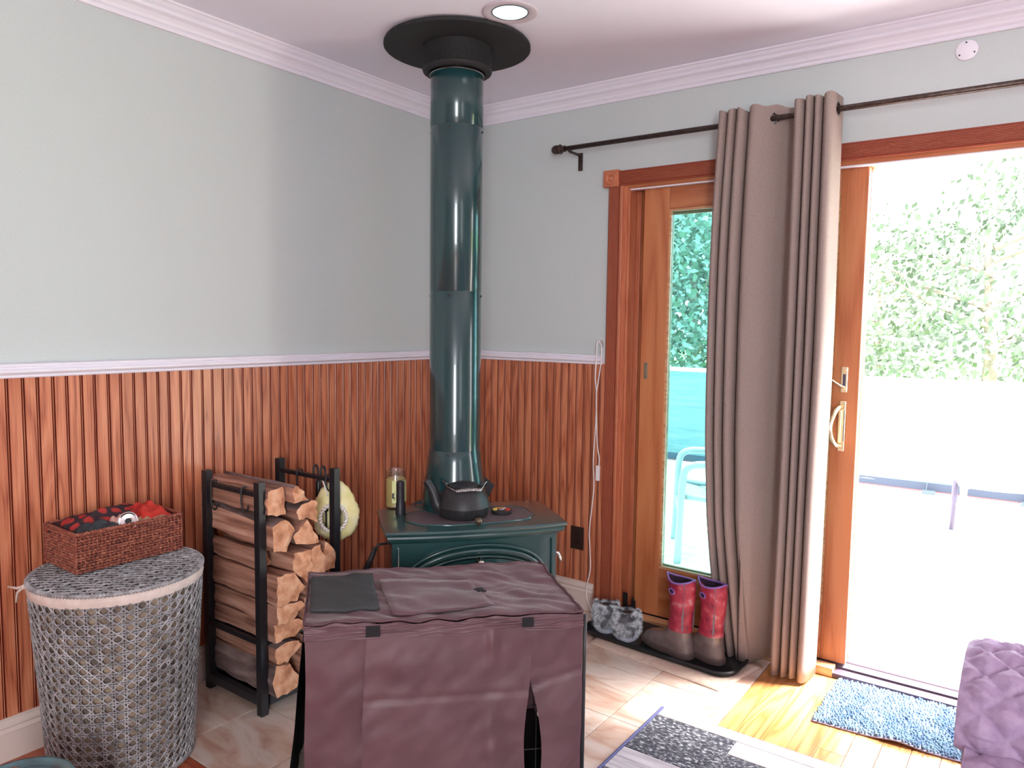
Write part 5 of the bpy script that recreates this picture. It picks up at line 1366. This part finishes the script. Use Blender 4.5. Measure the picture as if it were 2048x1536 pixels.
# ------------------------------------------------------------------ sofa corner with quilted throw
sf = thing('sofa', 'sofa arm and seat under a mauve quilted cover at the right edge', 'sofa', (2.85, -1.6, 0))
QU = noisy('mauve_quilt', [(0.36, 0.25, 0.40), (0.46, 0.34, 0.49)], nscale=60, rough=0.75, bump=0.1)
UPH = noisy('pink_beige_upholstery', [(0.55, 0.40, 0.42), (0.62, 0.47, 0.48)], nscale=80, rough=0.85)
AX0, AX1, AYF, AYB, AZ = 2.396, 3.15, -1.23, -0.88, 0.615
MB().box(AX0 + 0.012, AX1, AYF + 0.012, AYB - 0.004, 0.03, AZ - 0.09, bev=0.03).build('arm', UPH, sf, world=True)
MB().box(AX0 + 0.03, AX1, -2.35, AYF - 0.004, 0.03, 0.36, bev=0.03).build('seat_base', UPH, sf, world=True)
MB().box(AX1 + 0.004, AX1 + 0.22, -2.35, AYB - 0.01, 0.03, 0.86, bev=0.05).build('backrest', UPH, sf, world=True)
MB().box(AX0 + 0.02, AX1, -2.35, AYF - 0.006, 0.365, 0.468, bev=0.03).build('seat_cushion', QU, sf, world=True)
# quilted cover over the arm: profile outer side -> rounded top -> inner side
ap = []
for i in range(6): ap.append((AYB, 0.10 + (AZ - 0.12 - 0.10) * i / 5))
for i in range(1, 15):
    a = PI * i / 15
    ap.append(((AYF + AYB) / 2 + (AYB - AYF) / 2 * math.cos(a), AZ - 0.12 + 0.12 * math.sin(a) ** 0.8))
for i in range(6): ap.append((AYF - 0.002, AZ - 0.12 - (AZ - 0.12 - 0.468) * i / 5))
cum = [0]
for i in range(1, len(ap)): cum.append(cum[-1] + math.hypot(ap[i][0] - ap[i - 1][0], ap[i][1] - ap[i - 1][1]))
def qf(u, v):
    s_ = v * cum[-1]
    i = max(0, min(len(ap) - 2, sum(1 for c_ in cum if c_ <= s_) - 1))
    f_ = (s_ - cum[i]) / (cum[i + 1] - cum[i])
    y_ = ap[i][0] * (1 - f_) + ap[i + 1][0] * f_; z_ = ap[i][1] * (1 - f_) + ap[i + 1][1] * f_
    ty2, tz2 = ap[i + 1][0] - ap[i][0], ap[i + 1][1] - ap[i][1]; l_ = math.hypot(ty2, tz2); ny, nz = tz2 / l_, -ty2 / l_
    xx = u * (AX1 - AX0)
    g_ = 0.090
    p1 = (xx + s_ * 1.05) / g_; p2 = (xx - s_ * 1.05) / g_
    d1 = abs(p1 - round(p1)); d2 = abs(p2 - round(p2))
    puff = min(d1, d2) * 2
    h_ = 0.022 * min(1, puff * 1.3) ** 0.6 + 0.010 * noise.noise(Vector((xx * 11, s_ * 75 + 3 * noise.noise(Vector((xx * 9, s_ * 9, 4))), 0))) * (0.35 + puff)
    h_ *= min(1, (u * (AX1 - AX0)) / 0.03 + 0.1)
    x_ = AX0 + xx
    return (x_, y_ + ny * h_, z_ + nz * h_)
MB().grid(qf, 170, 150).build('quilted_cover', QU, sf, smooth=True, world=True, fix=False)
# cover's front drop at the arm end
def ef(u, v):
    s_ = 0.25 * cum[-1] + u * 0.75 * cum[-1]
    i = max(0, min(len(ap) - 2, sum(1 for c_ in cum if c_ <= s_) - 1)); f_ = (s_ - cum[i]) / (cum[i + 1] - cum[i])
    y_ = ap[i][0] * (1 - f_) + ap[i + 1][0] * f_; z_ = ap[i][1] * (1 - f_) + ap[i + 1][1] * f_
    cy, cz = (AYF + AYB) / 2, 0.40
    return (AX0 - 0.0 - 0.006 * math.sin(v * PI), y_ + (cy - y_) * v, z_ + (cz - z_) * v)
MB().grid(ef, 60, 14).build('cover_end', QU, sf, smooth=True, world=True, fix=False)
def sq(u, v):
    xx = AX0 + 0.02 + u * (AX1 - AX0 - 0.03); yy = AYF - 0.012 - v * 1.05
    p1 = (xx + yy) / 0.10; p2 = (xx - yy) / 0.10
    return (xx, yy, 0.470 + 0.016 * (min(abs(p1 - round(p1)), abs(p2 - round(p2))) * 2) ** 0.6 + 0.004 * noise.noise(Vector((xx * 40, yy * 50, 1))))
MB().grid(sq, 110, 130).build('seat_quilt', QU, sf, smooth=True, world=True, fix=False)
pw = MB()
for_r = []
for i in range(9):
    t_ = -1 + 2 * i / 8; s_ = (1 - abs(t_) ** 2.5) ** 0.5 if abs(t_) < 1 else 0.02
    for_r.append([(0.06 * s_ * math.cos(a) , 0.0 + t_ * 0.16, 0.16 * (abs(s_) ** 0.3) * math.sin(a)) for a in [2 * PI * k_ / 20 for k_ in range(20)]])
pw.rings(for_r)
po = pw.build('throw_pillow', simple('mauve_pillow', (0.60, 0.30, 0.55), 0.8), None, smooth=True)
po.location = (2.56, -0.985, 0.60 + 0.118); po.rotation_euler = (0, R(-18), R(90))
po.location = (2.672, -1.02, 0.795)
tag(po, 'mauve cushion lying on the sofa arm, cut by the right edge', 'cushion')

# ------------------------------------------------------------------ teal pot at the lower left corner
tp_ = thing('teal_pot', 'glossy teal lidded ceramic pot at the bottom left corner', 'pot', (0.615, -2.335, 0))
TEAL = noisy('teal_glaze', [(0.05, 0.13, 0.15), (0.12, 0.26, 0.28)], nscale=9, rough=0.12, coat=1.0)
MB().lathe([(0, 0), (0.09, 0), (0.10, 0.01), (0.135, 0.08), (0.145, 0.15), (0.135, 0.21), (0.122, 0.235), (0.124, 0.245), (0.120, 0.252), (0.112, 0.250), (0.108, 0.235), (0.0, 0.232)], 56).build('body', TEAL, tp_, smooth=True)
MB().lathe([(0.0, 0.262), (0.03, 0.260), (0.07, 0.252), (0.096, 0.243), (0.099, 0.239), (0.097, 0.236), (0.0, 0.236)], 48).build('lid', TEAL, tp_, smooth=True)
MB().lathe([(0.0, 0.296), (0.012, 0.293), (0.017, 0.284), (0.012, 0.272), (0.010, 0.262), (0.0, 0.260)], 20).build('knob', TEAL, tp_, smooth=True)
